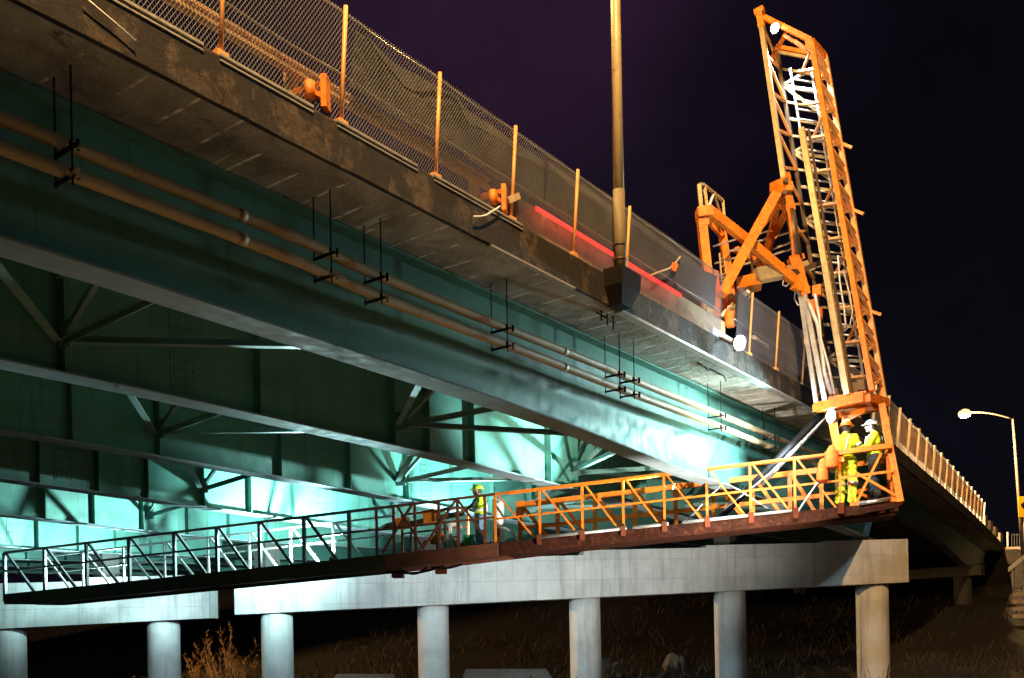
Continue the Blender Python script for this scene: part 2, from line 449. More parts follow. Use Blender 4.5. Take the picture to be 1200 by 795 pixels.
GB = [3.50, 3.51, 3.46, 3.35, 3.24, 2.97, 2.92, 2.86, 2.80]
def interp(tab, x):
    if x <= tab[0][0]: return tab[0][1]
    for (a, u), (b, v) in zip(tab, tab[1:]):
        if x <= b:
            k = (x - a) / (b - a); return u + (v - u) * k
    return tab[-1][1]
T1 = [(-12, 3.5), (5, 3.5), (9, 3.44), (11, 3.40), (13.3, 3.33), (15, 3.23), (16.5, 3.15), (17.5, 3.09), (20, 3.0), (24, 2.84), (28, 2.74), (31.9, 2.72), (32.3, 3.75), (36, 4.1), (42, 4.0), (48, 3.8), (54, 3.5), (58, 3.25), (61, 3.15), (64, 3.3), (72, 3.9)]
TD = [(-30, .1), (-16, .1), (-8, .25), (0, .43), (3, .40), (7, .27), (10, .18), (14, .07), (20, 0)]
def hbot(i, s):
    if i == 0: return interp(T1, s)
    return GB[i] - interp(TD, pier_s(tg(i)) - s)
def tg(i): return 1.22 + 3.72 * i
girders = []
for i in range(9):
    t0 = tg(i); s_end = 82 if i == 0 else 62
    ss = [s for s in SS if s <= s_end]
    top = HS - .0105 * t0 - .01
    mb = MB()
    sweepB(mb, lambda s: [(t0 - .012, hbot(i, s)), (t0 + .012, hbot(i, s)), (t0 + .012, top), (t0 - .012, top)], ss)
    sweepB(mb, lambda s: [(t0 - .20, top - .035), (t0 - .0125, top - .035), (t0 - .0125, top - .002), (t0 - .20, top - .002)], ss)
    sweepB(mb, lambda s: [(t0 + .0125, top - .035), (t0 + .20, top - .035), (t0 + .20, top - .002), (t0 + .0125, top - .002)], ss)
    g = mb.build('girder', M['girder'], bridge); girders.append(g)
    mb = MB()
    sweepB(mb, lambda s: [(t0 - .215, hbot(i, s) - .028), (t0 + .215, hbot(i, s) - .028), (t0 + .215, hbot(i, s) - .002), (t0 - .215, hbot(i, s) - .002)], ss)
    mb.build('bottom_flange', M['flange'], g)
    # stiffener plates on both faces of the web (not on the outermost face of the first girder)
    st = {0: [3.8, 7, 9.6, 13, 16.1, 19.4, 22.6, 25.8], 1: [1.2, 3.3, 6.5, 9.7, 12.8, 13.75, 15.15, 17.95, 19.1, 20.2, 22.5],
          2: [4.2, 7.3, 8.6, 10.3, 13.2, 15.2, 17.16, 18.9, 20.6, 22.4], 3: [7.6, 8.5, 9.9, 11.2, 12.4, 13.9, 15.3, 16.7, 18.2, 19.6],
          4: [9.2, 10.6, 11.9, 13.2, 14.6, 16, 17.4, 18.8], 5: [11.2, 12.4, 13.6, 14.8, 16, 17.2], 6: [12.5, 13.8, 15.1, 16.4], 7: [13, 15, 17], 8: [14, 16, 18]}[i]
    for s in st:
        for sg in ((1,) if i == 0 else (-1, 1)):
            a = B(s, t0 + sg * .013, hbot(i, s) + .004); b = B(s, t0 + sg * .175, hbot(i, s) + .004)
            up = top - .04 - hbot(i, s)
            MB().prism([a, b, b + V((0, 0, up)), a + V((0, 0, up))], D * .016).build('stiffener', M['girder'], g)
for i, sps in {0: [2.2, 20.6], 1: [8.4, 21.2], 2: [6.2, 18.0], 3: [10.5, 17.8], 4: [10.0, 15.2], 5: [13.0]}.items():
    for sp_ in sps:
        mb = MB(); t0 = tg(i) - .0135; hb_, tp_ = hbot(i, sp_) + .12, HS - .0105 * tg(i) - .12
        mb.prism([B(sp_ - .22, t0, hb_), B(sp_ + .22, t0, hb_), B(sp_ + .22, t0, tp_), B(sp_ - .22, t0, tp_)], N * -.012)
        for du in (-.16, -.07, .07, .16):
            for q in range(9):
                c = B(sp_ + du, t0 - .012, hb_ + .08 + (tp_ - hb_ - .16) * q / 8); mb.tube([c, c - N * .022], [.022, .018], 6)
        mb.build('splice_plate', M['girder'], girders[i])
# cross frames and plan bracing between neighbouring girders
NODE = {0: [.1, 6.5, 13.0, 19.1, 25.2], 1: [4.0, 10.3, 16.9, 22.4], 2: [7.4, 13.9, 20.4], 3: [9.2, 14.8], 4: [10.4, 16.9], 5: [14.8], 6: [14.6]}
for i, nodes in NODE.items():
    ta, tb = tg(i) + .03, tg(i + 1) - .03
    topz = HS - .0105 * tb - .10
    for s in nodes:
        zb = lambda q, j: hbot(j, q) + .40
        mb = MB()
        a = B(s - .3, ta, zb(s, i)); b = B(s, tb, zb(s, i + 1))
        mb.beam(a, b, .09, .012, D); mb.beam(a + V((0, 0, .045)), b + V((0, 0, .045)), .012, .09, D)
        at = B(s - .3, ta, topz); bt = B(s, tb, topz)
        mb.beam(at, bt, .09, .09, D)
        mid = (at + bt) / 2
        mb.beam(b, mid, .08, .07, D); mb.beam(a, mid, .08, .07, D)
        mb.box(b + V((0, 0, .1)) - N * .12, (.02, .34, .36), Matrix.Rotation(ang, 3, 'Z'))
        mb.build('cross_frame', M['brace'], bridge)
        for q in (-3.1, 3.1):
            e = B(s + q, ta, zb(s + q, i)); st = B(s, tb, zb(s, i + 1) + .02)
            if i > 2 or (q > 0 and i > 1): continue
            mb = MB(); mb.beam(st, e, .11, .014, V((0, 0, 1))); mb.beam(st + V((0, 0, .05)), e + V((0, 0, .05)), .014, .085, V((0, 0, 1)))
            mb.build('plan_brace', M['brace'], bridge)
# parapet blocks where the fence ends
for s in (60.5, 64.5, 69, 74):
    mb = MB(); mb.beam(B(s, .2, HT + .0), B(s, .2, HT + .62), .5, .9, D); mb.build('parapet_block', M['parapet'], bridge)

# ------------------------------------------------------------------ piers
def capline(x): return 28.9 + (x - 191) / 831 * 1.4
def pier(xl, xr, ybl, ybr, cols, label, tops, base):
    root = empty('bridge_pier', base, label, 'bridge pier', 'bridge piers')
    c = (P(1022, 700, capline(1022)) - P(191, 700, capline(191))); c.z = 0; c.normalize()
    back = V((-c.y, c.x, 0))
    l = P(xl, ybl, capline(xl) - .62); r = P(xr, ybr, capline(xr) - .62)
    mb = MB()
    nst = len(tops)
    for k, (x0, x1, h0) in enumerate(tops):
        a = P(x0, ybl + (ybr - ybl) * (x0 - xl) / (xr - xl), capline(x0) - .62)
        b = P(x1, ybl + (ybr - ybl) * (x1 - xl) / (xr - xl), capline(x1) - .62)
        mb.prism([a, b, V((b.x, b.y, h0 + H0)), V((a.x, a.y, h0 + H0 - .03))], back * 1.25)
    mb.build('pier_cap', M['concrete'], root)
    for x in cols:
        p = P(x, 700, capline(x)); yb = ybl + (ybr - ybl) * (x - xl) / (xr - xl)
        zt = P(x, yb, capline(x) - .62).z + .01
        rad = 36.5 / 1100 * capline(x) / 2
        zs = [-1.0, 0, .5] + [zt * k / 6 for k in range(2, 7)]
        MB().tube([V((p.x, p.y, z)) for z in zs], rad, 40).build('pier_column', M['column'], root)
    return root
def stain(x, y, w, h, root, seed):
    mb = MB(); c = P(x, y, capline(x) - .62); r = random.Random(seed); ax = (P(x + 40, y, capline(x + 40) - .62) - c); ax.z = 0; ax.normalize(); fr_ = V((ax.y, -ax.x, 0))
    pts = []
    for q in range(26):
        a = 2 * pi * q / 26; k = r.uniform(.65, 1.15)
        pts.append(c + fr_ * .004 + ax * (cos(a) * w * k * (1 if sin(a) > 0 else .55)) + V((0, 0, sin(a) * h * k)))
    mb.prism(pts, fr_ * -.003); mb.build('paint_stain', M['stain'], root)
M['stain'] = paint('faded_red_paint_stain', (.42, .26, .27), .8, 0, .3, 6)
pr = pier(275, 1065, 720.5, 682.3, [324, 507, 685, 855, 1022], 'concrete pier with five round columns under a long cap beam', 
          [(275, 400, 1.92), (400, 540, 2.05), (540, 685.5, 2.22), (685.5, 829, 2.40), (829, 968, 2.50), (968, 1065, 2.58)], V((2, 29.6, 0)))
stain(333, 684, .13, .30, pr, 3)
pl = pier(-60, 245, 740, 724.5, [10, 191, -170 + 100], 'shorter concrete pier whose cap beam ends beside the gap, left of the shrub', [(-60, 100, 1.66), (100, 245, 1.80)], V((-13, 28.8, 0)))
# bearing pedestals under each girder
for i in range(7):
    t0 = tg(i); s = pier_s(t0) + .1; hb = hbot(i, s) - .028
    par = pr if i < 5 else pl
    captop = [2.56, 2.48, 2.38, 2.2, 1.9, 1.78, 1.64][i]
    c = B(s, t0, 0)
    MB().box((c.x, c.y, H0 + (captop + hb) / 2 + .0), (.55, .55, hb - captop - .004), Matrix.Rotation(ang, 3, 'Z')).build('bearing_pedestal', M['dimconc'], par)
# abutment wall at the far end
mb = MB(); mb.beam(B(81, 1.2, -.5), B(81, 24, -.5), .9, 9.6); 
tag(mb.build('abutment_wall', M['dimconc'], None, B(81, 12, -2)), 'dark concrete abutment wall under the far end of the bridge', 'wall')
# far pier column under the second span
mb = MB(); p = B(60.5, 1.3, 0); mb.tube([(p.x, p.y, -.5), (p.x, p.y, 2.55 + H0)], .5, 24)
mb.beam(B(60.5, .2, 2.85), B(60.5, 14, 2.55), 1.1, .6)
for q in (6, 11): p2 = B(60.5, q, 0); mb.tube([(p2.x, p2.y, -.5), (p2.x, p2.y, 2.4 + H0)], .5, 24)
tag(mb.build('far_pier', M['dimconc'], None, V((p.x, p.y, 0))), 'dim concrete pier at the far end of the bridge', 'bridge pier')

# ------------------------------------------------------------------ pipes and hangers
for k, (h, lab) in enumerate(((4.34, 'upper of two tan utility pipes slung under the deck overhang'), (4.09, 'lower of two tan utility pipes slung under the deck overhang'))):
    mb = MB(); ss = [-8 + 1.0 * i for i in range(40)]
    mb.tube([B(s, .66 if s < 8 else .74, h + .008 * sin(s * 1.1 + k)) for s in ss], .064, 14)
    for s in (1.0, 6.2, 12.4, 18.6, 24.8): mb.tube([B(s - .05, .66 if s < 8 else .74, h + .008 * sin(s * 1.1 + k)), B(s + .05, .66 if s < 8 else .74, h + .008 * sin(s * 1.1 + k))], .066, 14)
    tag(mb.build('utility_pipe', M['pipe'], None, B(10, .7, h)), lab, 'pipe', 'utility pipes under the deck edge')
HL = ['at the dark left end', 'second from the left', 'pair left of the floodlit stretch', 'just right of that pair', 'midway below the black lamp bracket', 'under the lamp pole', 'in the floodlit stretch', 'nearest the crane bucket']
for q, s in enumerate((4.32, 7.32, 8.2, 10.73, 13.9, 14.4, 18.02, 21.0)):
    t0 = .66 if s < 8 else .74
    root = empty('pipe_hanger', B(s, t0, 4.2), 'dark steel pipe hanger, ' + HL[q], 'pipe hanger', 'pipe hangers under the deck edge')
    mb = MB()
    mb.tube([B(s, t0 - .14, HS), B(s, t0 - .14, 3.93)], .009, 6); mb.tube([B(s, t0 + .14, HS), B(s, t0 + .14, 3.98)], .009, 6)
    mb.build('hanger_rod', M['blacksteel'], root)
    for h in (4.34, 4.09):
        mb = MB(); mb.beam(B(s, t0 - .2, h - .08), B(s, t0 + .15, h - .08), .032, .024)
        mb.beam(B(s, t0 - .13, h - .1), B(s, t0 - .13, h - .02), .04, .03); mb.beam(B(s, t0 - .235, h - .14), B(s, t0 - .235, h - .05), .035, .03)
        mb.build('hanger_bar', M['blacksteel'], root)
# broken bars left hanging under the overhang by the floodlight
mb = MB()
c = [(818, 424), (826, 424), (829, 434), (833, 423), (838, 422), (841, 434), (848, 433), (851, 447)]
pts = [onT(x, y, .35) for x, y in c]
pts = [V((p.x, p.y, min(p.z, HS + H0 - .02))) for p in pts]
for a, b in zip(pts, pts[1:]): mb.tube([a, b], .016, 6)
mb.tube([pts[0], V((pts[0].x, pts[0].y, HS + H0))], .013, 6); mb.tube([pts[4], V((pts[4].x, pts[4].y, HS + H0))], .013, 6)
tag(mb.build('bent_bracket', M['blacksteel'], None, pts[3]), 'bent black steel bracket hanging below the deck by the floodlight', 'bracket')
mb = MB()
for dx in (0, 6, 12):
    a = B(12.75 + dx * .03, .25, HS); mb.tube([a, a - V((0, 0, .16 + .03 * dx / 6))], .014, 6)
mb.tube([B(12.6, .25, 4.90), B(13.2, .25, 4.88)], .014, 6)
tag(mb.build('bent_bracket', M['blacksteel'], None, B(12.9, .25, 4.9)), 'small black steel bracket hanging below the lamp pole foot', 'bracket')

# ------------------------------------------------------------------ chain-link fence on the deck edge
def lean(h): return -(h - HT) * .09
FT = 6.65
def fence(sa, sb, posts, label, zed):
    root = empty('chain_link_fence', B((sa + sb) / 2, .12, HT), label, 'fence', 'fences on the deck edge')
    for s in posts:
        mb = MB(); mb.tube([B(s, .052 + lean(HT - .0), HT - .02), B(s, .052 + lean(FT), FT + .02)], .024 if s < 25 else .045, 8)
        mb.box(B(s, .07, HT + .03), (.13, .13, .06), Matrix.Rotation(ang, 3, 'Z'))
        mb.build('fence_post', M['post'] if s < 26 else M['palepost'], root)
    mb = MB(); r = .0034 if sa < 25 else .006; pitch = .042 if sa < 25 else .09
    hh = FT - HT - .02; nn = int((sb - sa + 1.3) / pitch)
    for k in range(nn):
        s0 = sa - hh * .62 + k * pitch
        for sg in (0, 1):
            pa, pb = (s0, s0 + hh * .62) if sg == 0 else (s0 + hh * .62, s0)
            ha, hb = HT + .015, FT
            # clip to the fence length
            def at(u):
                s = pa + (pb - pa) * u; h = ha + (hb - ha) * u
                return s, h
            u0, u1 = 0, 1
            if pb != pa:
                ua, ub = (sa - pa) / (pb - pa), (sb - pa) / (pb - pa)
                u0 = max(0, min(ua, ub)); u1 = min(1, max(ua, ub))
            if u1 - u0 < .03: continue
            (s1, h1), (s2, h2) = at(u0), at(u1)
            wob = lambda s, h: .02 * noise.noise(V((s * .9, h * 1.3, zed)))
            hm = (h1 + h2) / 2; sm = (s1 + s2) / 2; off = .09 + (.006 if sg else 0)
            pts = [B(s, off + lean(h) + wob(s, h), h) for s, h in ((s1, h1), (sm, hm), (s2, h2))]
            mb.tube(pts, r, 4, False)
    mb.build('wire_mesh', M['wire'], root)
    mb = MB()
    ss = [sa + (sb - sa) * k / max(4, int((sb - sa) * 4)) for k in range(max(4, int((sb - sa) * 4)) + 1)]
    mb.tube([B(s, .12 + lean(FT), FT - .025 * abs(sin((s - 5.53) * pi / 1.53)) + .008 * noise.noise(V((s * 2, 0, 0)))) for s in ss], .011, 6)
    mb.build('top_wire', M['galv'], root)
    mb = MB()
    mb.tube([B(s, .135 + lean(5.88), 6.03 - .02 * abs(sin((s - 5.53) * pi / 1.53))) for s in ss], .011, 6)
    mb.build('tension_wire', M['galv'], root)
    return root
FP = [5.53 + 1.53 * k for k in range(-3, 8)]
fence(1.2, 16.9, [s for s in FP if s < 16.9][:9], 'chain-link fence with tan posts along the near deck edge, from picture top to the crane', 1)
fence(17.6, 25.8, [18.19, 19.64, 21.28, 22.9, 24.4, 25.7], 'short floodlit chain-link fence between the crane arm and its mast', 2)
fence(27, 59.5, [27.2 + 1.9 * k for k in range(18)], 'far chain-link fence curving away, lit tan by the street lamp', 3)

# debris sheets tied behind the mesh
def sheet(sa, sb, h0, h1, label, sd, name='debris_sheet', mat='tarp', t0=.2, amp=.07):
    mb = MB(); nu = int((sb - sa) * 7); nv = 14; vs = []
    for i in range(nu + 1):
        s = sa + (sb - sa) * i / nu
        for j in range(nv + 1):
            h = h0 + (h1 - h0) * j / nv
            w = amp * noise.noise(V((s * 1.3 + h * .9, h * 1.9 - s * .3, sd))) + amp * .5 * noise.noise(V((s * 3.6 + h * 2, h * 2.5, sd + 5)))
            sag = .05 * noise.noise(V((s * 1.7, 0, sd))) * (j / nv) + .05 * noise.noise(V((s * 2.1, 7, sd))) * (1 - j / nv)
            vs.append(B(s, t0 + lean(h) + w, h + sag))
    fs = [(i * (nv + 1) + j, (i + 1) * (nv + 1) + j, (i + 1) * (nv + 1) + j + 1, i * (nv + 1) + j + 1) for i in range(nu) for j in range(nv)]
    mb.add(vs, fs, True)
    k = len(vs); mb.add([v + N * .006 for v in vs], [f[::-1] for f in fs], True)
    o = mb.build(name, M[mat], None, B((sa + sb) / 2, t0, (h0 + h1) / 2))
    return tag(o, label, 'sheet', 'debris sheets behind the fences')
sheet(7.3, 11.0, 5.98, 6.60, 'crumpled dark debris sheet behind the fence left of the lamp pole', 1)
sheet(11.1, 16.8, 6.0, 6.62, 'brown debris sheet behind the fence on both sides of the lamp pole', 2, amp=.04)
sheet(17.7, 25.6, 5.98, 6.60, 'grey debris sheet behind the floodlit fence between arm and mast', 3, amp=.03)
sheet(27.5, 59, 5.74, 6.58, 'tan debris sheet behind the far curving fence', 4, amp=.03, mat='pale_sheet')

# ------------------------------------------------------------------ guardrail behind the fence
gr = empty('guardrail', B(10, .4, DECK), 'weathered steel guardrail behind the chain-link fence, ending short of the red taillight streak', 'guardrail', 'guardrails on the deck')
mb = MB(); ss = [-2 + .5 * i for i in range(25)]
sweepB(mb, lambda s: [(.34, 5.885), (.30, 5.91), (.30, 5.945), (.335, 5.965), (.335, 5.98), (.30, 6.0), (.30, 6.035), (.34, 6.06), (.36, 6.06), (.36, 5.885)], ss)
mb.build('rail_beam', M['railsteel'], gr)
for s in (.42, 3.62, 6.82, 9.94):
    mb = MB()
    mb.beam(B(s - .1, .44, DECK - .02), B(s - .1, .44, 6.0), .10, .12, D)
    mb.build('rail_post', M['railsteel'], gr)
    mb = MB(); mb.box(B(s, .02, 5.66), (.14, .06, .34), Matrix.Rotation(ang + .5, 3, 'Z')); mb.tube([B(s - .17, .08, 5.55), B(s - .17, .08, 5.72)], .06, 10); mb.beam(B(s - .17, .08, 5.63), B(s, .06, 5.63), .05)
    mb.beam(B(s - .02, .04, 5.75), B(s - .1, .42, 5.75), .06)
    mb.build('rail_bracket', M['orange'], gr)
gr2 = empty('guardrail', B(21, .4, DECK), 'brown guardrail behind the floodlit fence beside the mast', 'guardrail', 'guardrails on the deck')
mb = MB(); ss = [18.6 + .5 * i for i in range(15)]
sweepB(mb, lambda s: [(.34, 5.84), (.30, 5.87), (.30, 5.91), (.335, 5.93), (.335, 5.95), (.30, 5.97), (.30, 6.01), (.34, 6.04), (.36, 6.04), (.36, 5.84)], ss)
mb.build('rail_beam', M['brown'], gr2)
for s in (20.5, 23.7):
    mb = MB(); mb.beam(B(s, .27, DECK + .1), B(s, .27, 5.98), .12, .12, D); mb.build('rail_post', M['brown'], gr2)
# glowing strip standing for the taillight streak on the barrier, no lamp there
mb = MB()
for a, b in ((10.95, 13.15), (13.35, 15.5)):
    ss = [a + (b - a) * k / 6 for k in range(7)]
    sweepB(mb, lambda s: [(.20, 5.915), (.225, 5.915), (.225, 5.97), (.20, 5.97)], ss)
tag(mb.build('taillight_streak', M['streak_red'], None, B(13, 0, 5.94)), 'glowing red strip standing for a taillight streak along the barrier behind the lamp pole', 'light streak')
mb = MB(); sweepB(mb, lambda s: [(.335, 5.55), (.40, 5.55), (.40, 6.04), (.335, 6.04)], [10.7 + .5 * i for i in range(15)])
tag(mb.build('barrier_board', M['railsteel'], None, B(13, .35, 5.5)), 'brown barrier board behind the red taillight streak', 'barrier')
# white panel and low kerb board lit by the deck floodlight
mb = MB(); mb.beam(B(16.95, .28, 5.6), B(18.6, .28, 5.6), .05, .28)
tag(mb.build('traffic_barrier', M['white'], None, B(17.7, .28, 5.45)), 'white barrier panel on the deck edge beside the floodlight, under the crane arm', 'barrier')
mb = MB(); mb.beam(B(18.7, .42, 5.6), B(25.0, .42, 5.6), .04, .34)
tag(mb.build('splash_board', M['galv'], None, B(21, .42, 5.45)), 'pale splash board below the brown guardrail by the mast', 'board')
# loose bits along the edge
mb = MB(); mb.tube([onT(x, y, -.06) for x, y in ((586, 242), (578, 247), (570, 252), (563, 254), (555, 254))], .011, 6)
tag(mb.build('loose_cable', M['white'], None, onT(570, 250, -.06)), 'short white cable dangling off the deck edge by an orange bracket', 'cable')
mb = MB(); mb.tube([onT(98, -4, -.05), onT(130, 23, -.05), onT(159, 48, -.05)], .009, 6)
tag(mb.build('loose_cable', M['white'], None, onT(130, 22, -.05)), 'long thin white cable hanging straight across the dark deck edge', 'cable')
mb = MB(); mb.beam(onT(594, 236, .02), onT(607, 230, .02), .07, .08)
tag(mb.build('wood_block', M['wood'], None, onT(600, 233, .02)), 'small pale wood block on the deck edge beside the last rail bracket', 'wood block')
fl = empty('hazard_flag', onT(786, 312, -.03), 'small orange hazard flag on a pale stick tied to a fence post', 'flag')
mb = MB(); mb.tube([onT(762, 323, -.03), onT(788, 313, -.03), onT(797, 301, -.03)], .014, 6); mb.build('flag_stick', M['wood'], fl)
mb = MB(); mb.box(onT(790, 313, -.05), (.11, .03, .13), Matrix.Rotation(.4, 3, 'Y')); mb.build('flag_cloth', M['orangecloth'], fl)
mb = MB(); mb.tube([B(15.95, .2, HT), B(15.95, .2, HT + .03), B(15.95, .2, HT + .07)], [.16, .15, .05], 12)
tag(mb.build('sand_bag', M['post'], None, B(15.95, .2, HT)), 'tan sandbag on the deck edge at the flag post foot', 'sandbag')

# ------------------------------------------------------------------ lamp pole on the deck edge
sp = 12.72; tp = -.12
lp = empty('lamp_pole', B(sp, tp, HT), 'tall tan lamp pole on a black bracket at the deck edge', 'lamp post')
b0 = B(sp, tp, 5.47); topp = P(718.5, -160, b0.y)
topp = V((topp.x, b0.y, topp.z))
mid = b0.lerp(topp, .20)
MB().tube([b0, mid], [.094, .092], 20).build('pole_sleeve', M['polesleeve'], lp)
MB().tube([mid, topp], [.084, .068], 20).build('pole_shaft', M['pole'], lp)
mb = MB()
for k in (.03, .066): 
    c = b0.lerp(topp, k); mb.tube([c - V((0, 0, .018)), c + V((0, 0, .018))], .104, 20)
mb.build('pole_band', M['dkbrownsteel'], lp)
mb = MB()
q = lambda s, t, h: B(sp + s, tp + t, h)
mb.sweep([[q(-.30, -.20, 5.46), q(.30, -.20, 5.46), q(.30, .13, 5.46), q(-.30, .13, 5.46)], [q(-.30, -.20, 5.40), q(.30, -.20, 5.40), q(.30, .13, 5.40), q(-.30, .13, 5.40)],
          [q(-.28, -.19, 5.2), q(.28, -.19, 5.2), q(.28, .13, 5.2), q(-.28, .13, 5.2)], [q(-.14, -.1, 4.93), q(.14, -.1, 4.93), q(.14, .13, 4.93), q(-.14, .13, 4.93)]])
mb.build('pole_bracket', M['blacksteel'], lp)
arm_end = topp + N * 2.4 - D * .2 + V((0, 0, .55))
mb = MB(); mb.tube([topp, topp + N * .5 + V((0, 0, .4)), topp + N * 1.3 + V((0, 0, .55)), arm_end], [.05, .045, .04, .035], 10); mb.build('lamp_arm', M['pole'], lp)
mb = MB(); mb.ball(arm_end + N * .25, .3, (.55, 1.1, .35), 14, 8, Matrix.Rotation(ang, 3, 'Z')); mb.build('lamp_head', M['galv'], lp)
mb = MB(); mb.ball(arm_end + N * .25 - V((0, 0, .09)), .16, (1, 1, .5)); mb.build('lamp_glass', M['lens_warm'], lp)
SOD = (1.0, .60, .22)
def point(name, loc, power, color, r=.12):
    l = bpy.data.lights.new(name, 'POINT'); l.energy = power; l.color = color; l.shadow_soft_size = r
    o = bpy.data.objects.new(name, l); COL.objects.link(o); o.location = loc; return o
def spot(name, loc, target, power, color, size=120, blend=.6, r=.1):
    l = bpy.data.lights.new(name, 'SPOT'); l.energy = power; l.color = color; l.spot_size = radians(size); l.spot_blend = blend; l.shadow_soft_size = r
    o = bpy.data.objects.new(name, l); COL.objects.link(o); o.location = loc
    o.rotation_euler = (V(target) - V(loc)).to_track_quat('-Z', 'Y').to_euler(); return o
point('deck_lamp_light', arm_end + N * .25 - V((0, 0, .35)), 1400, SOD)

# ------------------------------------------------------------------ roadside lamp behind the viewer and the far street lamp
def street_lamp(base, top, armvec, label, rad=.09):
    r = empty('street_lamp', base, label, 'street lamp', 'street lamps')
    MB().tube([base, base.lerp(top, .5), top], [rad, rad * .85, rad * .65], 14).build('lamp_shaft', M['dullpost'], r)
    mb = MB(); pts = [top + armvec * k + V((0, 0, .55 * sin(k * pi / 2) * (1 if k < 1 else 1))) - V((0, 0, 0.25 * k * k)) for k in [i / 8 for i in range(9)]]
    mb.tube(pts, rad * .55, 10); mb.build('lamp_arm', M['dullpost'], r)
    e = pts[-1]; d = armvec.normalized(); a2 = math.atan2(d.y, d.x)
    mb = MB(); mb.ball(e + d * .2 + V((0, 0, .06)), .42, (1.0, .5, .32), 14, 8, Matrix.Rotation(a2, 3, 'Z')); mb.build('lamp_head', M['dullpost'], r)
    mb = MB(); mb.ball(e + d * .25 - V((0, 0, .1)), .42 if rad == .12 else .2, (1, 1, .75), 16, 10); mb.build('lamp_glass', M['lens_warm'], r)
    return e + d * .25 - V((0, 0, .5))
Zl = 66
pb = P(1199, 655, Zl); ptop = P(1187, 491, Zl); ltip = P(1134, 489, Zl - 1)
e = street_lamp(pb, ptop, V((ltip.x - ptop.x, ltip.y - ptop.y, 0)), 'lit street lamp with curved arm at the far end of the bridge', .12)
point('street_lamp_light', e - V((0, 0, .5)), 22000, (1.0, .60, .26), .25)
pb2 = V((4.0, -3, 0)); e = street_lamp(pb2, V((4.0, -3, 24.5)), V((-2.2, 1.2, 0)), 'tall street lamp on the road behind the viewpoint', .13)
KEY = spot('roadside_lamp_light', e, (2.5, 19, 9.5), 62000, (1.0, .58, .23), 84, .45, .2)
pb3 = V((-34, 33, gz(-34, 33))); e = street_lamp(pb3, V((-34, 33, 4.9)), V((2.2, .8, 0)), 'low path lamp beside the bridge, left of the picture', .06)
spot('low_road_lamp_light', e, (-9.5, 38.5, 1.2), 42000, (1.0, .55, .20), 50, .5, .2)
pb4 = B(43, 23, DECK); e = street_lamp(pb4, pb4 + V((0, 0, 9)), N * -2.4, 'unseen street lamp on the far side of the bridge deck, added to light the far fence', .09)
spot('far_fence_fill_light', e, B(46, 0, 6), 420000, (1.0, .62, .28), 76, .4, .2)  # hidden lamp added to brighten the far fence and its sheet

# sign, barrier and far guardrail by the street lamp
sg = empty('warning_sign', P(1199, 640, Zl - .4), 'yellow warning sign with a black symbol on the far street lamp pole', 'sign')
c = P(1203, 594, Zl - .35); w = 1.15
mb = MB(); mb.box(c, (w, .03, 1.45)); mb.build('sign_board', M['sign'], sg)
mb = MB(); mb.box(c + V((-.12, -.025, .12)), (.55, .012, .22)); mb.box(c + V((-.22, -.025, .0)), (.14, .012, .16)); mb.box(c + V((.1, -.025, .0)), (.14, .012, .16)); mb.box(c + V((-.1, -.025, .27)), (.34, .012, .12))
mb.build('sign_symbol', M['black'], sg)
mb = MB(); mb.tube([P(1200, 648, Zl - .3), P(1199.4, 585, Zl - .3)], .04, 8); mb.build('sign_post', M['galv'], sg)
mb = MB(); mb.beam(P(1177, 648, 72), P(1240, 646, 66), .35, .85)
tag(mb.build('road_barrier', M['parapet'], None, P(1200, 652, 69)), 'pale concrete road barrier below the far street lamp', 'barrier')
frl = empty('guardrail', P(1195, 660, 60), 'pale guardrail sloping down from the far road end', 'guardrail')
mb = MB(); mb.beam(P(1182, 668, 64), P(1225, 634, 56), .06, .32); mb.build('rail_beam', M['galv'], frl)
for x, y, z in ((1188, 664, 63), (1200, 654, 60.5), (1212, 645, 58)):
    p = P(x, y, z); mb = MB(); mb.beam(p + V((0, .08, 0)), V((p.x, p.y + .08, gz(p.x, p.y) - .2)), .12); mb.build('rail_post', M['galv'], frl)
mb = MB(); a = P(1181, 646, 74)
mb.tube([a - V((0, 0, .6)), a + V((0, 0, 1.5))], .07, 8)
tag(mb.build('marker_post', M['white'], None, a), 'slim pale post on the far road shoulder', 'post')
mb = MB()
for k in range(9):
    a = P(1186 + k * 3, 647, 76); mb.tube([a - V((0, 0, .4)), a + V((0, 0, 1.5))], .03, 6)
mb.tube([P(1186, 627, 76), P(1210, 627, 76)], .03, 6); mb.tube([P(1186, 646, 76), P(1210, 646, 76)], .03, 6)
tag(mb.build('picket_fence', M['darkgrey'], None, P(1195, 647, 76)), 'dark picket fence behind the far concrete barrier', 'fence')
st = empty('stone_steps', P(1197, 720, 48), 'pale concrete steps at the right edge of the slope', 'steps')
for k in range(4):
    c = P(1200, 722 - k * 8.5, 47 + k * .45); mb = MB(); mb.box(c, (.9, .5, .20)); mb.build('step', M['parapet'], st)
# road on the embankment
mb = MB()
for a, b in ((79, 96), (96, 120)):
    mb.add([B(a, .6, DECK), B(b, .6, DECK), B(b, 13, DECK), B(a, 13, DECK)], [(0, 1, 2, 3)])
tag(mb.build('road', M['asphalt']), kind='structure')

# ------------------------------------------------------------------ inspection crane
crane = empty('inspection_crane', B(18.2, 1.0, DECK), 'orange under-bridge inspection crane with lattice mast and long hanging work platform', 'crane')
def TZ(x): return 18.9 + (x - 820) / 120 * 1.25
def A_(x, y, dz=0): return P(x, y, TZ(x) + dz)
def bar(name, mat, segs, par=None):
    mb = MB()
    for sg in segs:
        (x1, y1, d1), (x2, y2, d2), w, h = sg
        mb.beam(A_(x1, y1, d1), A_(x2, y2, d2), w, h, V((0, 1, 0)))
    return mb.build(name, M[mat], par or crane)
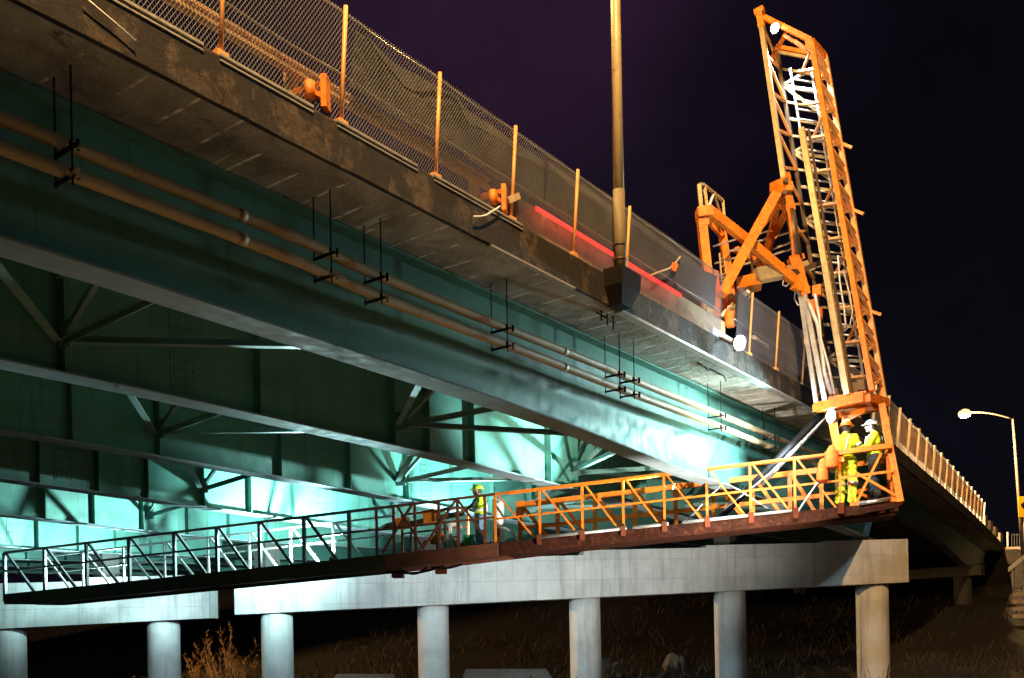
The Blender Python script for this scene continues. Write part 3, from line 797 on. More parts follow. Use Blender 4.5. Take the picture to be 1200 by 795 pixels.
# turret on the deck
bar('turret_leg', 'orange', [((822, 258, 0), (829, 322, 0), .17, .2), ((829, 322, 0), (829, 372, 0), .2, .2), ((826, 335, .05), (826, 365, .05), .14, .16)])
bar('turret_leg', 'orange', [((846, 272, 1.1), (854, 322, 1.1), .15, .15), ((854, 322, 1.1), (856, 350, 1.1), .17, .17)])
mb = MB(); mb.prism([A_(837, 316, -.05), A_(842, 318, -.05), A_(845, 345, -.05), A_(843, 372, -.05), A_(834, 372, -.05), A_(833, 345, -.05)], V((.05, .22, 0))); mb.build('turret_gusset', M['orange'], crane)
bar('turret_stub', 'tan', [((832, 362, -.5), (832, 392, -.5), .13, .13), ((829, 355, -.3), (829, 366, -.4), .2, .14)])
mb = MB(); c0 = B(18.2, 1.1, DECK); mb.tube([c0, c0 + V((0, 0, .5)), c0 + V((0, 0, .55)), c0 + V((0, 0, .7))], [.55, .55, .42, .42], 24)
mb.beam(c0 + V((0, 0, .6)), A_(832, 370, .1), .3, .3); mb.beam(c0 + V((0, 0, .6)), A_(856, 350, 1.1), .22, .22); mb.build('turret_base', M['rust_orange'], crane)
mb = MB(); mb.box(A_(825, 250.5, -.02), (.30, .30, .19), Euler((0, -.12, 0)).to_matrix()); mb.box(A_(825, 262, -.02), (.16, .22, .12)); mb.build('turret_head', M['orange'], crane)
bar('guard_frame', 'tan', [((819, 217, 0), (822, 247, 0), .075, .075), ((825, 218, .15), (829, 246, .15), .06, .06), ((819, 217, 0), (825, 217, .15), .06, .06), ((825, 217, .15), (847, 235, .7), .05, .05), ((847, 235, .7), (849, 260, .7), .05, .05), ((837, 228, .4), (845, 253, .6), .04, .04), ((836, 228, .4), (829, 246, .2), .05, .05)])
bar('lower_arm', 'orange', [((831, 247, -.05), (878, 284, -.05), .17, .17), ((878, 284, -.05), (929, 328, 0), .17, .19), ((929, 328, 0), (941, 337, 0), .13, .16)])
bar('lower_arm', 'orange', [((831, 260, 1.0), (846, 276, 1.0), .09, .12), ((862, 292, 1.0), (905, 318, 1.0), .11, .12)])
bar('upper_arm', 'orange', [((846, 345, -.2), (874, 292, -.22), .20, .17), ((874, 292, -.22), (909, 228, -.12), .20, .15)])
bar('upper_arm', 'orange', [((893, 322, .9), (902, 284, .9), .15, .13), ((902, 284, .9), (922, 248, .7), .16, .13), ((896, 300, .85), (911, 243, .7), .12, .11), ((893, 266, .6), (910, 244, .6), .09, .09), ((909, 236, .1), (921, 246, .2), .09, .09)])
bar('access_rail', 'galv', [((836, 289, .6), (862, 281, .7), .03, .03), ((838, 309, .6), (863, 302, .7), .03, .03), ((854, 295, .8), (867, 291, .8), .035, .035), ((890, 274, .9), (908, 268, .9), .03, .03),
    ((885, 284, .9), (926, 272, .8), .035, .035), ((906, 292, .9), (929, 283, .8), .035, .035), ((871, 310, .8), (890, 305, .8), .035, .035), ((905, 299, .9), (930, 291, .8), .035, .035)])
bar('access_ladder', 'tan', [((843, 297, .3), (846, 330, .3), .03, .03), ((848, 300, .4), (852, 330, .4), .03, .03), ((843, 304, .3), (849, 303, .4), .025, .025), ((844, 313, .3), (850, 312, .4), .025, .025), ((845, 322, .3), (851, 321, .4), .025, .025), ((880, 298, .5), (883, 324, .5), .045, .045)])
mb = MB(); mb.prism([A_(863, 325, -.1), A_(885, 320, -.1), A_(886, 329, -.1), A_(893, 332, -.1), A_(864, 338, -.1)], V((.1, .45, 0))); mb.build('boom_box', M['orange'], crane)
bar('slew_boom', 'tan', [((885, 324, .15), (917, 318, .1), .28, .24), ((915, 321, .1), (946, 312, .0), .2, .16)])
bar('slew_boom', 'dkbrownsteel', [((926, 320, -.05), (940, 318, -.05), .1, .1), ((940, 318, -.05), (965, 307, -.02), .11, .13)])
mb = MB(); mb.prism([A_(902, 215, -.1), A_(920, 207, -.1), A_(921, 203, -.1), A_(925, 201, -.1), A_(927, 207, -.1), A_(928, 227, -.1), A_(918, 229, -.1), A_(910, 231, -.1), A_(907, 225, -.1), A_(902, 224, -.1)], V((.08, .32, 0)))
mb.box(A_(924, 219, -.16), (.16, .1, .18)); mb.build('arm_head', M['orange'], crane)
mb = MB()
for x, y in ((919, 226), (921, 212), (878, 285)):
    c = A_(x, y, -.2); mb.tube([c - V((0, .05, 0)), c + V((0, .12, 0))], .05, 10)
mb.build('pivot_pin', M['dkbrownsteel'], crane)
bar('slide_post', 'orange', [((921, 228, 0), (926, 248, 0), .2, .16)])
bar('slide_post', 'orange', [((929, 302, 0), (936, 322, 0), .22, .2), ((927, 303, -.02), (941, 301, -.02), .11, .1), ((936, 322, 0), (943, 346, 0), .2, .2), ((929, 334, -.02), (946, 341, -.02), .16, .15)])
mb = MB(); mb.tube([A_(926, 246, 0), A_(935, 304, 0)], .10, 14); mb.build('slide_cylinder', M['dkbrownsteel'], crane)
mb = MB(); mb.tube([A_(924, 246, -.05), A_(931, 304, -.05)], .032, 8); mb.build('slide_guide', M['orange'], crane)
# links, hook and hanging parts under the turret
bar('link_rod', 'tan', [((884, 338, .1), (870, 362, .2), .05, .05), ((878, 342, .1), (858, 362, .1), .05, .05), ((856, 362, -.1), (870, 366, .1), .03, .03), ((848, 372, -.1), (858, 356, 0), .05, .05), ((862, 345, 0), (867, 356, .1), .09, .06)])
bar('white_link', 'white', [((872, 346, 0), (877, 341, 0), .1, .05), ((845, 371, -.15), (851, 364, -.15), .07, .05), ((855, 345, 0), (856, 350, 0), .09, .05)])
mb = MB(); mb.tube([onS(x, y, 20.0) for x, y in ((935, 345), (932, 340), (931, 350), (935, 358), (942, 354))], .016, 6); mb.tube([A_(918, 329, 0), A_(917, 334, 0), A_(921, 336, 0), A_(925, 332, 0)], .014, 6)
mb.build('hydraulic_hose', M['silverhose'], crane)
bl = empty('warning_lantern', A_(856, 382, -.45), 'round orange warning lantern hanging beside the floodlight on the deck edge', 'lantern')
mb = MB(); c = A_(856, 373, -.45); mb.tube([c + V((0, 0, .14)), c + V((0, 0, .11)), c - V((0, 0, .13)), c - V((0, 0, .18))], [.06, .11, .125, .08], 14); mb.build('lantern_body', M['orangecloth'], bl)
mb = MB(); mb.tube([c + V((-.08, 0, .13)), c + V((-.04, 0, .24)), c + V((.05, 0, .24)), c + V((.09, 0, .13))], .012, 6); mb.build('lantern_handle', M['galv'], bl)

# lattice mast
SA, SB, SD = 20.0, 20.0, 20.87
CH = {'A': ((957, 473), (890, 14), SA), 'B': ((1022, 458), (951, 48), SB), 'C': ((1037, 470), (967, 66), SD), 'D': ((977, 468), (910, 55), SD)}
def ch(k, u):
    (x0, y0), (x1, y1), s = CH[k]
    return onS(x0, y0, s).lerp(onS(x1, y1, s), u)
mb = MB()
mb.beam(ch('B', 0), ch('B', 1), .105, .105, D)
mast = mb.build('mast', M['orange'], crane)
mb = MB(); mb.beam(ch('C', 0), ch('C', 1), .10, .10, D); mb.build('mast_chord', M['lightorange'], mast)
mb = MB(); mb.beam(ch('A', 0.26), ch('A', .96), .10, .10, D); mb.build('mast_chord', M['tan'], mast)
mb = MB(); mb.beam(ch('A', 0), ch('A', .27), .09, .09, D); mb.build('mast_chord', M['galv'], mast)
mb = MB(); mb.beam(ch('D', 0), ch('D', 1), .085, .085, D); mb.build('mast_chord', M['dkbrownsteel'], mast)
mb = MB(); mb.beam(ch('A', .958), ch('A', 1.0), .125, .125, D); mb.beam(ch('A', .995), ch('A', 1.008), .2, .13, D)
a = onS(896, 21, SA); b = ch('B', 1.0)
mb.beam(a, b, .10, .13, D); mb.beam(ch('A', .96), a, .08, .1, D); mb.beam(b, ch('C', 1), .09, .1, D); mb.beam(ch('D', 1), ch('C', 1), .08, .08, D)
mb.beam(onS(920, 43, SA + .1), onS(933, 50, SA + .1), .06, .1, D); mb.beam(onS(933, 50, SA + .1), onS(950, 62, SA + .05), .06, .15, D)
mb.prism([onS(943, 42, SA - .06), onS(952, 46, SA - .06), onS(954, 66, SA - .06), onS(944, 56, SA - .06)], D * .05)
mb.beam(onS(921, 40, SA + .3), onS(904, 69, SA + .45), .07, .07, D)
mb.build('mast_head', M['orange'], mast)
mb = MB(); nb = 10
us = [.012 + (.985 - .012) * k / nb for k in range(nb + 1)]
for k in range(nb):
    u, w = us[k], us[k + 1]
    mb.beam(ch('D', w), ch('C', w), .06, .06, D)
    if k % 2: mb.beam(ch('D', u), ch('C', w), .06, .06, D)
    else: mb.beam(ch('C', u), ch('D', w), .06, .06, D)
    mb.beam(ch('D', (u + w) / 2), ch('C', (u + w) / 2), .045, .045, D)
    m1 = (u + w) / 2
    if k % 2 == 0: mb.beam(ch('D', m1).lerp(ch('C', m1), .5), ch('C', u), .05, .05, D)
mb.build('back_bracing', M['tan'], mast)
mb = MB()
for k in range(nb):
    u, w = us[k], us[k + 1]; m1 = (u + w) / 2
    mb.beam(ch('B', w), ch('C', w - .02), .055, .055, D)
    mb.beam(ch('B', u), ch('C', m1), .06, .06, D); mb.beam(ch('C', m1), ch('B', w), .06, .06, D); mb.beam(ch('B', m1), ch('C', m1 - .02), .05, .05, D)
    if k in (2, 5, 7): mb.beam(ch('C', m1), ch('C', m1) + (ch('C', m1) - ch('D', m1 + .04)) * .22, .06, .06, D)
    # short diagonals from the front chord into the mast
    mb.beam(ch('B', u + .03), ch('D', m1).lerp(ch('C', m1), .35), .05, .05, D)
    if k % 2: mb.beam(ch('B', w), ch('D', m1).lerp(ch('C', m1), .45), .05, .05, D)
mb.build('side_bracing', M['lightorange'], mast)
for k in range(nb):
    mb = MB()
    u, w = us[k], us[k + 1]; m1 = (u + w) / 2
    if 5 <= k or k < 1: 
        mb.beam(ch('A', u), ch('D', m1), .05, .05, D); mb.beam(ch('D', m1), ch('A', w), .05, .05, D)
    else:
        mb.beam(ch('A', m1 - .02), ch('D', m1 + .02), .05, .05, D); mb.beam(ch('D', m1 - .02), ch('A', m1 + .02), .05, .05, D)
    mb.build('side_brace', M['lightorange'], mast)
# inner fixed mast section, ladder and guide tubes
mb = MB(); mb.beam(onS(939.5, 151, SA - .12), onS(993, 463, SA - .12), .115, .115, D); mb.build('guide_tube', M['tan'], mast)
mb = MB(); mb.beam(onS(943, 346, SA - .02), onS(967, 470, SA - .02), .10, .08, D); mb.build('guide_tube', M['galv'], mast)
mb = MB(); mb.beam(onS(947.5, 151, SA + .1), onS(999, 463, SA + .1), .05, .05, D); mb.build('guide_rail', M['dkbrownsteel'], mast)
mb = MB()
la = lambda u: ch('D', u).lerp(ch('C', u), .28) - D * .22
lb = lambda u: ch('D', u).lerp(ch('C', u), .72) - D * .22
mb.beam(la(.02), la(.93), .045, .045, D); mb.beam(lb(.02), lb(.93), .045, .045, D)
for k in range(31): u = .03 + .029 * k; mb.tube([la(u), lb(u)], .02, 6)
mb.build('ladder', M['galv'], mast)
mb = MB()
mb.tube([onS(x, y, SA + .2) for x, y in ((982, 300), (984, 330), (989, 360), (991, 380), (988, 388))], .02, 8)
mb.tube([onS(x, y, SA + .1) for x, y in ((988, 318), (996, 345), (999, 366), (996, 382), (989, 389))], .011, 8)
mb.tube([onS(x, y, SA - .05) for x, y in ((946, 352), (958, 380), (963, 410), (966, 436), (974, 462))], .045, 8)
mb.tube([onS(x, y, SA - .08) for x, y in ((955, 345), (960, 372), (962, 398), (971, 430), (978, 462))], .03, 8)
mb.build('hydraulic_hose', M['silverhose'], mast)
mb = MB()
for x, y in ((980, 462), (1003, 455), (1011, 452), (972, 466)):
    c = onS(x, y, SA + .25); mb.box(c, (.16, .2, .2), Matrix.Rotation(ang + .3, 3, 'Z'))
mb.build('valve_block', M['dkbrownsteel'], mast)
mb = MB()
for x, y in ((953, 358), (958, 368), (958, 341)):
    c = onS(x, y, SA + .1); mb.box(c, (.13, .18, .22), Matrix.Rotation(ang, 3, 'Z'))
mb.build('slide_shoe', M['orange'], mast)
def flood(name, p, target, size, power, color, parent, cone=130, blend=.7, lens='lens_cool', gap=.06):
    d = (V(target) - p).normalized(); R = d.to_track_quat('Z', 'Y').to_matrix()
    mb = MB(); mb.tube([p - d * size * .9, p - d * size * .35, p, p + d * .02], [size * .45, size * .8, size, size * 1.02], 14)
    mb.beam(p - d * size * .8, p - d * size * .8 - V((0, 0, size * 1.2)), .04)
    o = mb.build('floodlight', M['darkgrey'], parent)
    mb = MB(); mb.ball(p + d * .012, size * .92, (1, 1, .35), 18, 8, R); mb.build('floodlight_lens', M[lens], o)
    spot(name, p + d * (size * .4 + gap), target, power, color, cone, blend, size * .7)
    return o
COOL = (.66, .88, 1.0)
CYAN = (.58, .98, .97)
pm = onS(907.5, 33, SA - .16)
flood('mast_floodlight_light', pm, pm + V((.35, -.7, -.65)), .11, 40, COOL, mast, 100)
spot('mast_floodlight_down_light', pm + V((.12, .25, -.1)), onS(948, 190, SA + .5), 1000, COOL, 100, .7, .1)

# base frame of the mast = roof of the bucket
mb = MB()
fr1, fr2 = onS(957, 478, SA - .1), onS(1014, 466, SA - .35)
mb.beam(fr1, fr2, .20, .19); mb.beam(fr1, onS(978, 476, SD + .1), .18, .16); mb.beam(fr2, onS(1037, 473, SD), .2, .18)
mb.beam(onS(966, 489, SD - .1), onS(1038, 474, SD + .1), .22, .2)
mb.prism([onS(1013, 461, SA - .4), onS(1020, 459, SA - .4), onS(1037, 470, SD), onS(1037, 478, SD), onS(1024, 479, SA)], V((.02, .12, 0)))
mb.box(onS(995, 469, SA + .4), (.9, .7, .12), Matrix.Rotation(ang - pi / 2, 3, 'Z'))
mb.build('mast_base_frame', M['orange'], crane)

# hanging work platform
Z0, Z1 = 19.0, 25.5
P0 = P(1050, 588, Z0); P1 = P(0, 697.2, Z1)
e1 = (P1 - P0).normalized(); e2 = V((-e1.y * -1, 0, 0))
eh = V((e1.x, e1.y, 0)).normalized(); e2 = V((eh.y, -eh.x, 0))
if e2.y < 0: e2 = -e2
UPZ = V((0, 0, 1))
def Q(x, b=0., c=0.):
    u = (1050 - x) / 1050; Z = 1 / ((1 - u) / Z0 + u / Z1)
    lam = (Z - Z0) / (Z1 - Z0)
    return P0.lerp(P1, lam) + e2 * b + UPZ * c
CT = 1.12; WB = 1.12
plat = MB()
def floor_depth(x): return interp([(0, .26), (40, .36), (300, .36), (450, .36), (640, .28), (830, .26), (960, .24), (1055, .12)], x)
def channel(x0, x1, step=30):
    xs_ = [x0 + (x1 - x0) * k / max(2, int((x1 - x0) / step)) for k in range(max(2, int((x1 - x0) / step)) + 1)]
    mb = MB()
    for b in (0, WB):
        mb.sweep([[Q(x, b - .05, -.0), Q(x, b + .05, -.0), Q(x, b + .05, -floor_depth(x)), Q(x, b - .05, -floor_depth(x))] for x in xs_])
    mb.sweep([[Q(x, .055, -.20), Q(x, WB - .055, -.20), Q(x, WB - .055, -.26), Q(x, .055, -.26)] for x in xs_])
    mb.beam(Q(x0, -.04, -.1), Q(x0, WB + .04, -.1), .08, .2); mb.beam(Q(x1, -.04, -.1), Q(x1, WB + .04, -.1), .08, .2)
    return mb
PLAT = channel(586, 1050).build('platform_floor', M['darkrust'], crane)
FLB = channel(452, 585).build('platform_floor', M['brown'], crane)
FLA = channel(6, 451).build('platform_floor', M['dkbrownsteel'], crane)
def truss(posts, b, top, mid, wp, wr, wd, dirn=1, rail_ext=(0, 0), diag=True, dlow=.72):
    mb = MB(); n = len(posts)
    for x in posts: mb.beam(Q(x, b, -.03), Q(x, b, top), wp, wp, e2)
    x0, x1 = posts[0] - rail_ext[0], posts[-1] + rail_ext[1]
    mb.beam(Q(x0, b, top), Q(x1, b, top), wr, wr); 
    for m in mid: mb.beam(Q(x0, b, m), Q(x1, b, m), wr * .8, wr * .8)
    if diag:
        for xa, xb in zip(posts, posts[1:]): mb.beam(Q(xa + (xb - xa) * .06, b, top - .02), Q(xa + (xb - xa) * dlow, b, .0), wd, wd, e2)
    return mb
LP_ = [6, 53, 102, 152, 205, 255, 305, 357, 410]
truss(LP_, 0, CT, [.62], .078, .066, .064, rail_ext=(0, 34)).build('platform_railing', M['darkgrey'], FLA)
truss([x + 9 for x in LP_], WB, CT - .05, [.6], .055, .05, .05, rail_ext=(0, 20)).build('platform_railing', M['galv'], FLA)
mb = truss([442, 462, 487, 515, 537, 569], 0, CT, [.60], .055, .055, .05, diag=False, rail_ext=(0, 12))
for xa, ca, xb, cb in ((467, CT, 497, .05), (485, CT, 449, .05), (537, CT, 497, .08), (537, CT, 568, .2)): mb.beam(Q(xa, -.03, ca), Q(xb, -.03, cb), .05, .05, e2)
mb.build('platform_railing', M['brown'], FLB)
truss([450, 492, 530], WB, CT - .05, [.6], .05, .05, .045).build('platform_railing', M['rust_orange'], FLB)
RPF = [581, 633, 683, 731, 779, 829, 880, 932, 985]
mb = truss(RPF, 0, CT, [.55], .05, .05, .038, dlow=.9)
mb.build('platform_railing', M['orange_rail'], PLAT)
mb = MB(); mb.beam(Q(595, .02, CT - .03), Q(1040, .02, CT - .03), .03, .03); mb.build('hand_rail', M['orange_rail'], PLAT)
RPR = [594, 640, 686, 735, 785, 832, 880, 926, 965]
mb = truss(RPR, WB, .98, [.42], .085, .115, .078, dlow=.85)
mb.prism([Q(590, WB - .06, 1.06), Q(601, WB - .06, 1.06), Q(601, WB - .06, .78), Q(597, WB - .06, .7), Q(590, WB - .06, .7)], e2 * .04)
mb.prism([Q(781, WB - .06, 1.05), Q(795, WB - .06, 1.05), Q(790, WB - .06, .75), Q(783, WB - .06, .72)], e2 * .04)
mb.build('platform_truss', M['orange_rail'], PLAT)
mb = MB(); mb.tube([Q(634, -.07, .02), Q(735, -.07, .02)], .035, 10); mb.tube([Q(742, -.07, .02), Q(784, -.07, .02)], .035, 10); mb.tube([Q(800, -.07, .02), Q(878, -.07, .02)], .035, 10); mb.tube([Q(884, -.07, .03), Q(928, -.07, .03)], .03, 10)
mb.build('kick_tube', M['galv'], PLAT)
for x in RPF[1:]: MB().box(Q(x, -.09, -.03), (.11, .08, .22)).build('post_clamp', M['rust_orange'], PLAT)
for x in (460, 511): MB().box(Q(x, .3, -.47), (.25, .5, .16)).build('floor_shoe', M['rust_orange'], FLB)
mb = MB()
for x0, x1, d in ((452, 520, .5), (505, 541, .46), (470, 500, .52)):
    mb.tube([Q(x0 + (x1 - x0) * k / 8, .0, -.40 - (d - .4) * sin(pi * k / 8)) for k in range(9)], .03, 6)
mb.build('slack_cable', M['black'], crane)
# bucket end of the platform
mb = MB(); 
rt = onS(1036, 474, SD); rl = onS(968, 486, SA)
for top, bot, w in ((onS(1033, 474, SA + .1), Q(1055, 0, -.02), .13), (onS(1038, 476, SD + .2), Q(1051, WB, -.02), .11)):
    mb.beam(top, bot, w, w, e2)
mb.beam(onS(974, 488, SA), Q(986, 0, .9), .16, .12, e2); mb.beam(onS(987, 488, SA + .1), Q(998, .02, 0), .035, .04, e2)
mb.beam(Q(968, -.02, CT), Q(1045, -.02, CT + .02), .09, .1); mb.beam(Q(985, -.01, .6), Q(1048, -.01, .62), .05, .05); mb.beam(Q(996, 0, .03), Q(1055, 0, .03), .08, .1)
mb.beam(Q(1003, 0, .04), Q(1034, 0, 1.02), .05, .07, e2); mb.beam(Q(1003, 0, .68), Q(1050, 0, .12), .05, .06, e2); mb.beam(Q(1000, WB, .5), Q(1047, WB, .05), .06, .06, e2)
mb.beam(Q(1045, -.02, CT), Q(1043, WB, CT), .07, .08); mb.beam(Q(1050, 0, .55), Q(1048, WB, .55), .05, .05); mb.beam(Q(1000, WB, CT - .1), Q(1043, WB, CT - .1), .08, .1); mb.beam(Q(970, WB, .45), Q(1048, WB, .45), .05, .06)
mb.beam(Q(1055, 0, .02), Q(1051, WB, .02), .1, .12)
mb.build('bucket_frame', M['orange'], crane)
mb = MB(); mb.box(onS(1001, 486, SA + .3), (.5, .05, .14), Euler((0, -.35, ang - pi / 2)).to_matrix()); mb.box(onS(989, 487, SA + .3), (.25, .05, .12), Euler((0, .3, ang - pi / 2)).to_matrix()); mb.build('control_box', M['orange'], crane)
mb = MB(); mb.tube([Q(1006, -.06, .02), Q(1043, -.06, .06)], .045, 10); mb.build('kick_tube', M['chrome'], crane)
mb = MB(); mb.tube([onS(964, 484, SA + .2), Q(833, .5, -.05)], .07, 12); mb.build('platform_strut', M['black'], crane)
mb = MB(); mb.tube([onS(962, 496, SA + .2), Q(893, .60, .74)], .038, 12); mb.build('strut_rod', M['chrome'], crane)
mb = MB(); mb.tube([onS(968, 489, SA + .05), Q(903, .48, .95), Q(846, .48, .25)], .017, 8); mb.build('strut_cable', M['silverhose'], crane)
mb = MB()
mb.tube([Q(x, .2, c) for x, c in ((796, .02), (812, .2), (830, .55), (850, .8), (866, .62), (900, .15))], .018, 6)
mb.tube([Q(x, -.05, c) for x, c in ((935, .0), (944, .22), (957, .52), (968, .66), (975, .85))], .022, 6)
mb.tube([Q(x, .35, c) for x, c in ((575, .45), (588, .36), (598, .2), (604, -.1))], .025, 6)
mb.build('air_hose', M['silverhose'], crane)
pf = onS(974.5, 488, SA - .12)
bf = flood('bucket_floodlight_light', pf, B(16.2, 1.2, 4.2), .15, 1700, CYAN, crane, 84, .9)
spot('bucket_floodlight_side_light', pf + V((-.35, -.5, -.3)), Q(760, WB, .5), 1500, COOL, 80, .8, .1)
spot('bucket_floodlight_work_light', pf + V((.2, -.12, -.05)), pf + V((1.0, .1, -1.5)), 300, COOL, 120, .8, .08)
# platform floodlights under the girders
def head(name, p, target, power, cone, blend=.6, color=CYAN):
    d = (V(target) - p).normalized(); return spot(name, p + d * .16, target, power, color, cone, blend, .08)
pd = Q(371, WB * .75, .14)
flood('platform_floodlight_light', pd, B(16.5, 16.2, 4.4), .10, 7000, CYAN, crane, 125, .8)
head('platform_floodlight_low_light', pd + V((0, .2, 0)), pd + V((.8, 4, -.9)), 420, 160, .5, COOL)
head('platform_floodlight_back_light', pd + V((0, 0, .2)), P(170, 335, 9.2), 7500, 54, .8)
pd2 = Q(120, WB + .45, -.1)
flood('left_floodlight_light', pd2, B(13.0, 19.8, 4.1), .09, 3600, CYAN, crane, 130, .8)
head('left_floodlight_low_light', pd2 + V((0, .2, 0)), pd2 + V((.6, 4, -.8)), 220, 160, .5, COOL)
pd3 = Q(556, WB * .9, .1)
flood('middle_floodlight_light', pd3, B(18.5, 8.6, 4.2), .09, 2600, CYAN, crane, 95, .8)
head('middle_floodlight_low_light', pd3 + V((0, .2, 0)), pd3 + V((-1.0, 4, -1.0)), 1050, 150, .5, COOL)
pd4 = Q(790, .25, .85)
flood('girder_floodlight_light', pd4, B(17.0, 4.9, 4.5), .08, 4200, CYAN, crane, 62, .7)

# unseen tripod lamp in front of the pier, added to light the platform
wl = empty('tripod_fill_light', V((4.6, 15.2, gz(4.6, 15.2))), 'unseen tripod lamp on the gravel below the picture, added to light the platform', 'work light')
wp_ = V((4.6, 15.2, 1.12)); g0 = V((4.6, 15.2, gz(4.6, 15.2)))
for a_ in (0, 2.1, 4.2): MB().tube([g0 + V((cos(a_) * .4, sin(a_) * .4, .03)), wp_ - V((0, 0, .25))], .018, 6).build('added_tripod_leg', M['darkgrey'], wl)
flood('tripod_fill_spot', wp_, Q(765, .6, -.1), .13, 6500, (1.0, .93, .80), wl, 72, .8)
# floodlight on the deck edge
fd = empty('work_floodlight', B(17.1, -.05, HT), 'bright white floodlight standing on the deck edge under the crane arm', 'floodlight')
pc = onT(866, 402, -.12)
pc = onT(866, 402, -.5)
flood('deck_floodlight_light', pc, pc - N * 1.0 - D * .45 - V((0, 0, .35)), .145, 60, COOL, fd, 170, .4)
point('deck_floodlight_glow_light', pc + D * .28 - N * .28 + V((0, 0, -.02)), 260, COOL, .15)
spot('deck_floodlight_down_light', pc - N * .32 - V((0, 0, .22)), Q(900, .6, .5), 1500, COOL, 85, .7, .12)
mb = MB(); mb.beam(pc - D * .05 + N * .12, B(16.9, .08, HT + .06), .05); mb.beam(B(16.9, .08, HT + .06), B(16.9, .2, HT), .06); mb.build('lamp_bracket', M['darkgrey'], fd)
# a small amber lamp on the fence foot and a knocked-over work light on the guardrail
mb = MB(); mb.ball(B(24.3, .05, HT + .05), .07)
tag(mb.build('amber_lamp', M['lens_small'], None, B(24.3, .05, HT)), 'small amber lamp on the deck edge just left of the mast foot', 'lamp')
mb = MB(); c = B(19.9, .5, 6.22); mb.beam(c - D * .3, c + D * .25, .12, .1); mb.tube([c + V((0, 0, .02)), c + V((0, 0, .22))], .02, 6); mb.box(c + D * .35 + V((0, 0, -.06)), (.3, .05, .25), Matrix.Rotation(ang, 3, 'Z'))
tag(mb.build('arrow_board', M['white'], None, c), 'white lit board lying on the guardrail behind the fence, right of the floodlight', 'board')

# ------------------------------------------------------------------ tools on the platform
FL = -.20
dr = empty('rock_drill', Q(478, .6, FL), 'orange rock drill with a dark pointed chisel lying level on the platform', 'drill')
mb = MB(); mb.tube([Q(430, .6, .72), Q(442, .6, .74), Q(456, .6, .76)], [.02, .09, .11], 10); mb.build('drill_chisel', M['dkbrownsteel'], dr)
mb = MB(); mb.beam(Q(455, .6, .77), Q(468, .6, .79), .26, .26); mb.build('drill_body', M['orange'], dr)
mb = MB(); mb.beam(Q(488, .6, .86), Q(501, .6, .88), .3, .3); mb.build('drill_motor', M['orange'], dr)
mb = MB(); mb.beam(Q(466, .6, .74), Q(535, .6, .86), .1, .12); mb.tube([Q(500, .55, .95), Q(515, .55, 1.0), Q(530, .55, 1.0)], .04, 8); mb.build('drill_rail', M['dkbrownsteel'], dr)
for x, b in ((470, .45), (474, .8), (505, .45), (509, .8)): MB().beam(Q(x, b, FL), Q(x + 2, .6, .72), .05, .05, e2).build('drill_leg', M['darkgrey'], dr)
ac = empty('breaker_tool', Q(500, .5, FL), 'short rusty orange tool arm leaning on the platform floor below the drill', 'tool')
mb = MB(); mb.beam(Q(496, .5, .28), Q(512, .5, .34), .16, .18); mb.beam(Q(480, .5, .0), Q(490, .5, .3), .05, .05); mb.beam(Q(504, .5, .25), Q(504, .5, FL), .1, .1); mb.build('tool_body', M['orange'], ac)
sd = empty('tool_stand', Q(524, .55, FL), 'white two-legged tool stand on the platform left of the worker', 'stand')
mb = MB(); mb.beam(Q(519, .5, FL), Q(519.5, .5, .62), .06, .08, e2); mb.beam(Q(528, .6, FL), Q(528, .6, .62), .09, .1, e2); mb.beam(Q(518, .5, .6), Q(530, .6, .64), .09, .09); mb.beam(Q(519, .5, .3), Q(528, .6, .32), .05, .05); mb.build('stand_frame', M['white'], sd)
mb = MB(); mb.box(Q(532, .8, -.02), (.35, .35, .34)); 
tag(mb.build('tool_box', M['brown'], None, Q(532, .8, FL)), 'rusty brown tool box on the platform beside the white stand', 'tool box')
cb = empty('white_cabinet', Q(575, .7, FL), 'tall white equipment cabinet on the platform right of the worker', 'cabinet')
c = Q(574, .7, .46); mb = MB()
mb.tube([c + V((0, 0, z - .66)) for z in (0, .02, 1.28, 1.32)], [.12, .14, .14, .11], 4 * 4); mb.build('cabinet_body', M['white'], cb)
mb = MB(); mb.box(c + V((-.02, -.135, -.15)), (.1, .03, .2)); mb.build('cabinet_hatch', M['darkgrey'], cb)
mb = MB(); c = Q(543, .4, FL); mb.tube([c + V((0, 0, z)) for z in (0, .02, .46, .5)], [.08, .10, .13, .135], 14)
tag(mb.build('green_bucket', M['green'], None, c), 'green plastic bucket at the worker’s feet on the platform', 'bucket')
# orange bags hung on the bucket rail
for k, (x, c_, w, lab) in enumerate(((964, .80, .17, 'pointed orange tool bag hung outside the bucket rail, lower of two'), (975, 1.05, .22, 'orange tool bag draped over the bucket rail beside the worker'))):
    mb = MB(); p = Q(x, -.12, c_)
    mb.sweep([[p + V((dx * w * k2, dy * .09, dz)) for dx, dy in ((-.5, -1), (.5, -1), (.6, 0), (.5, 1), (-.5, 1), (-.6, 0))] for dz, k2 in ((-.24, .95), (-.2, 1.15), (-.02, 1.0), (.14, .6), (.22, .15))], True)
    tag(mb.build('tool_bag', M['orangecloth'], None, p - V((0, 0, .24))), lab, 'bag')

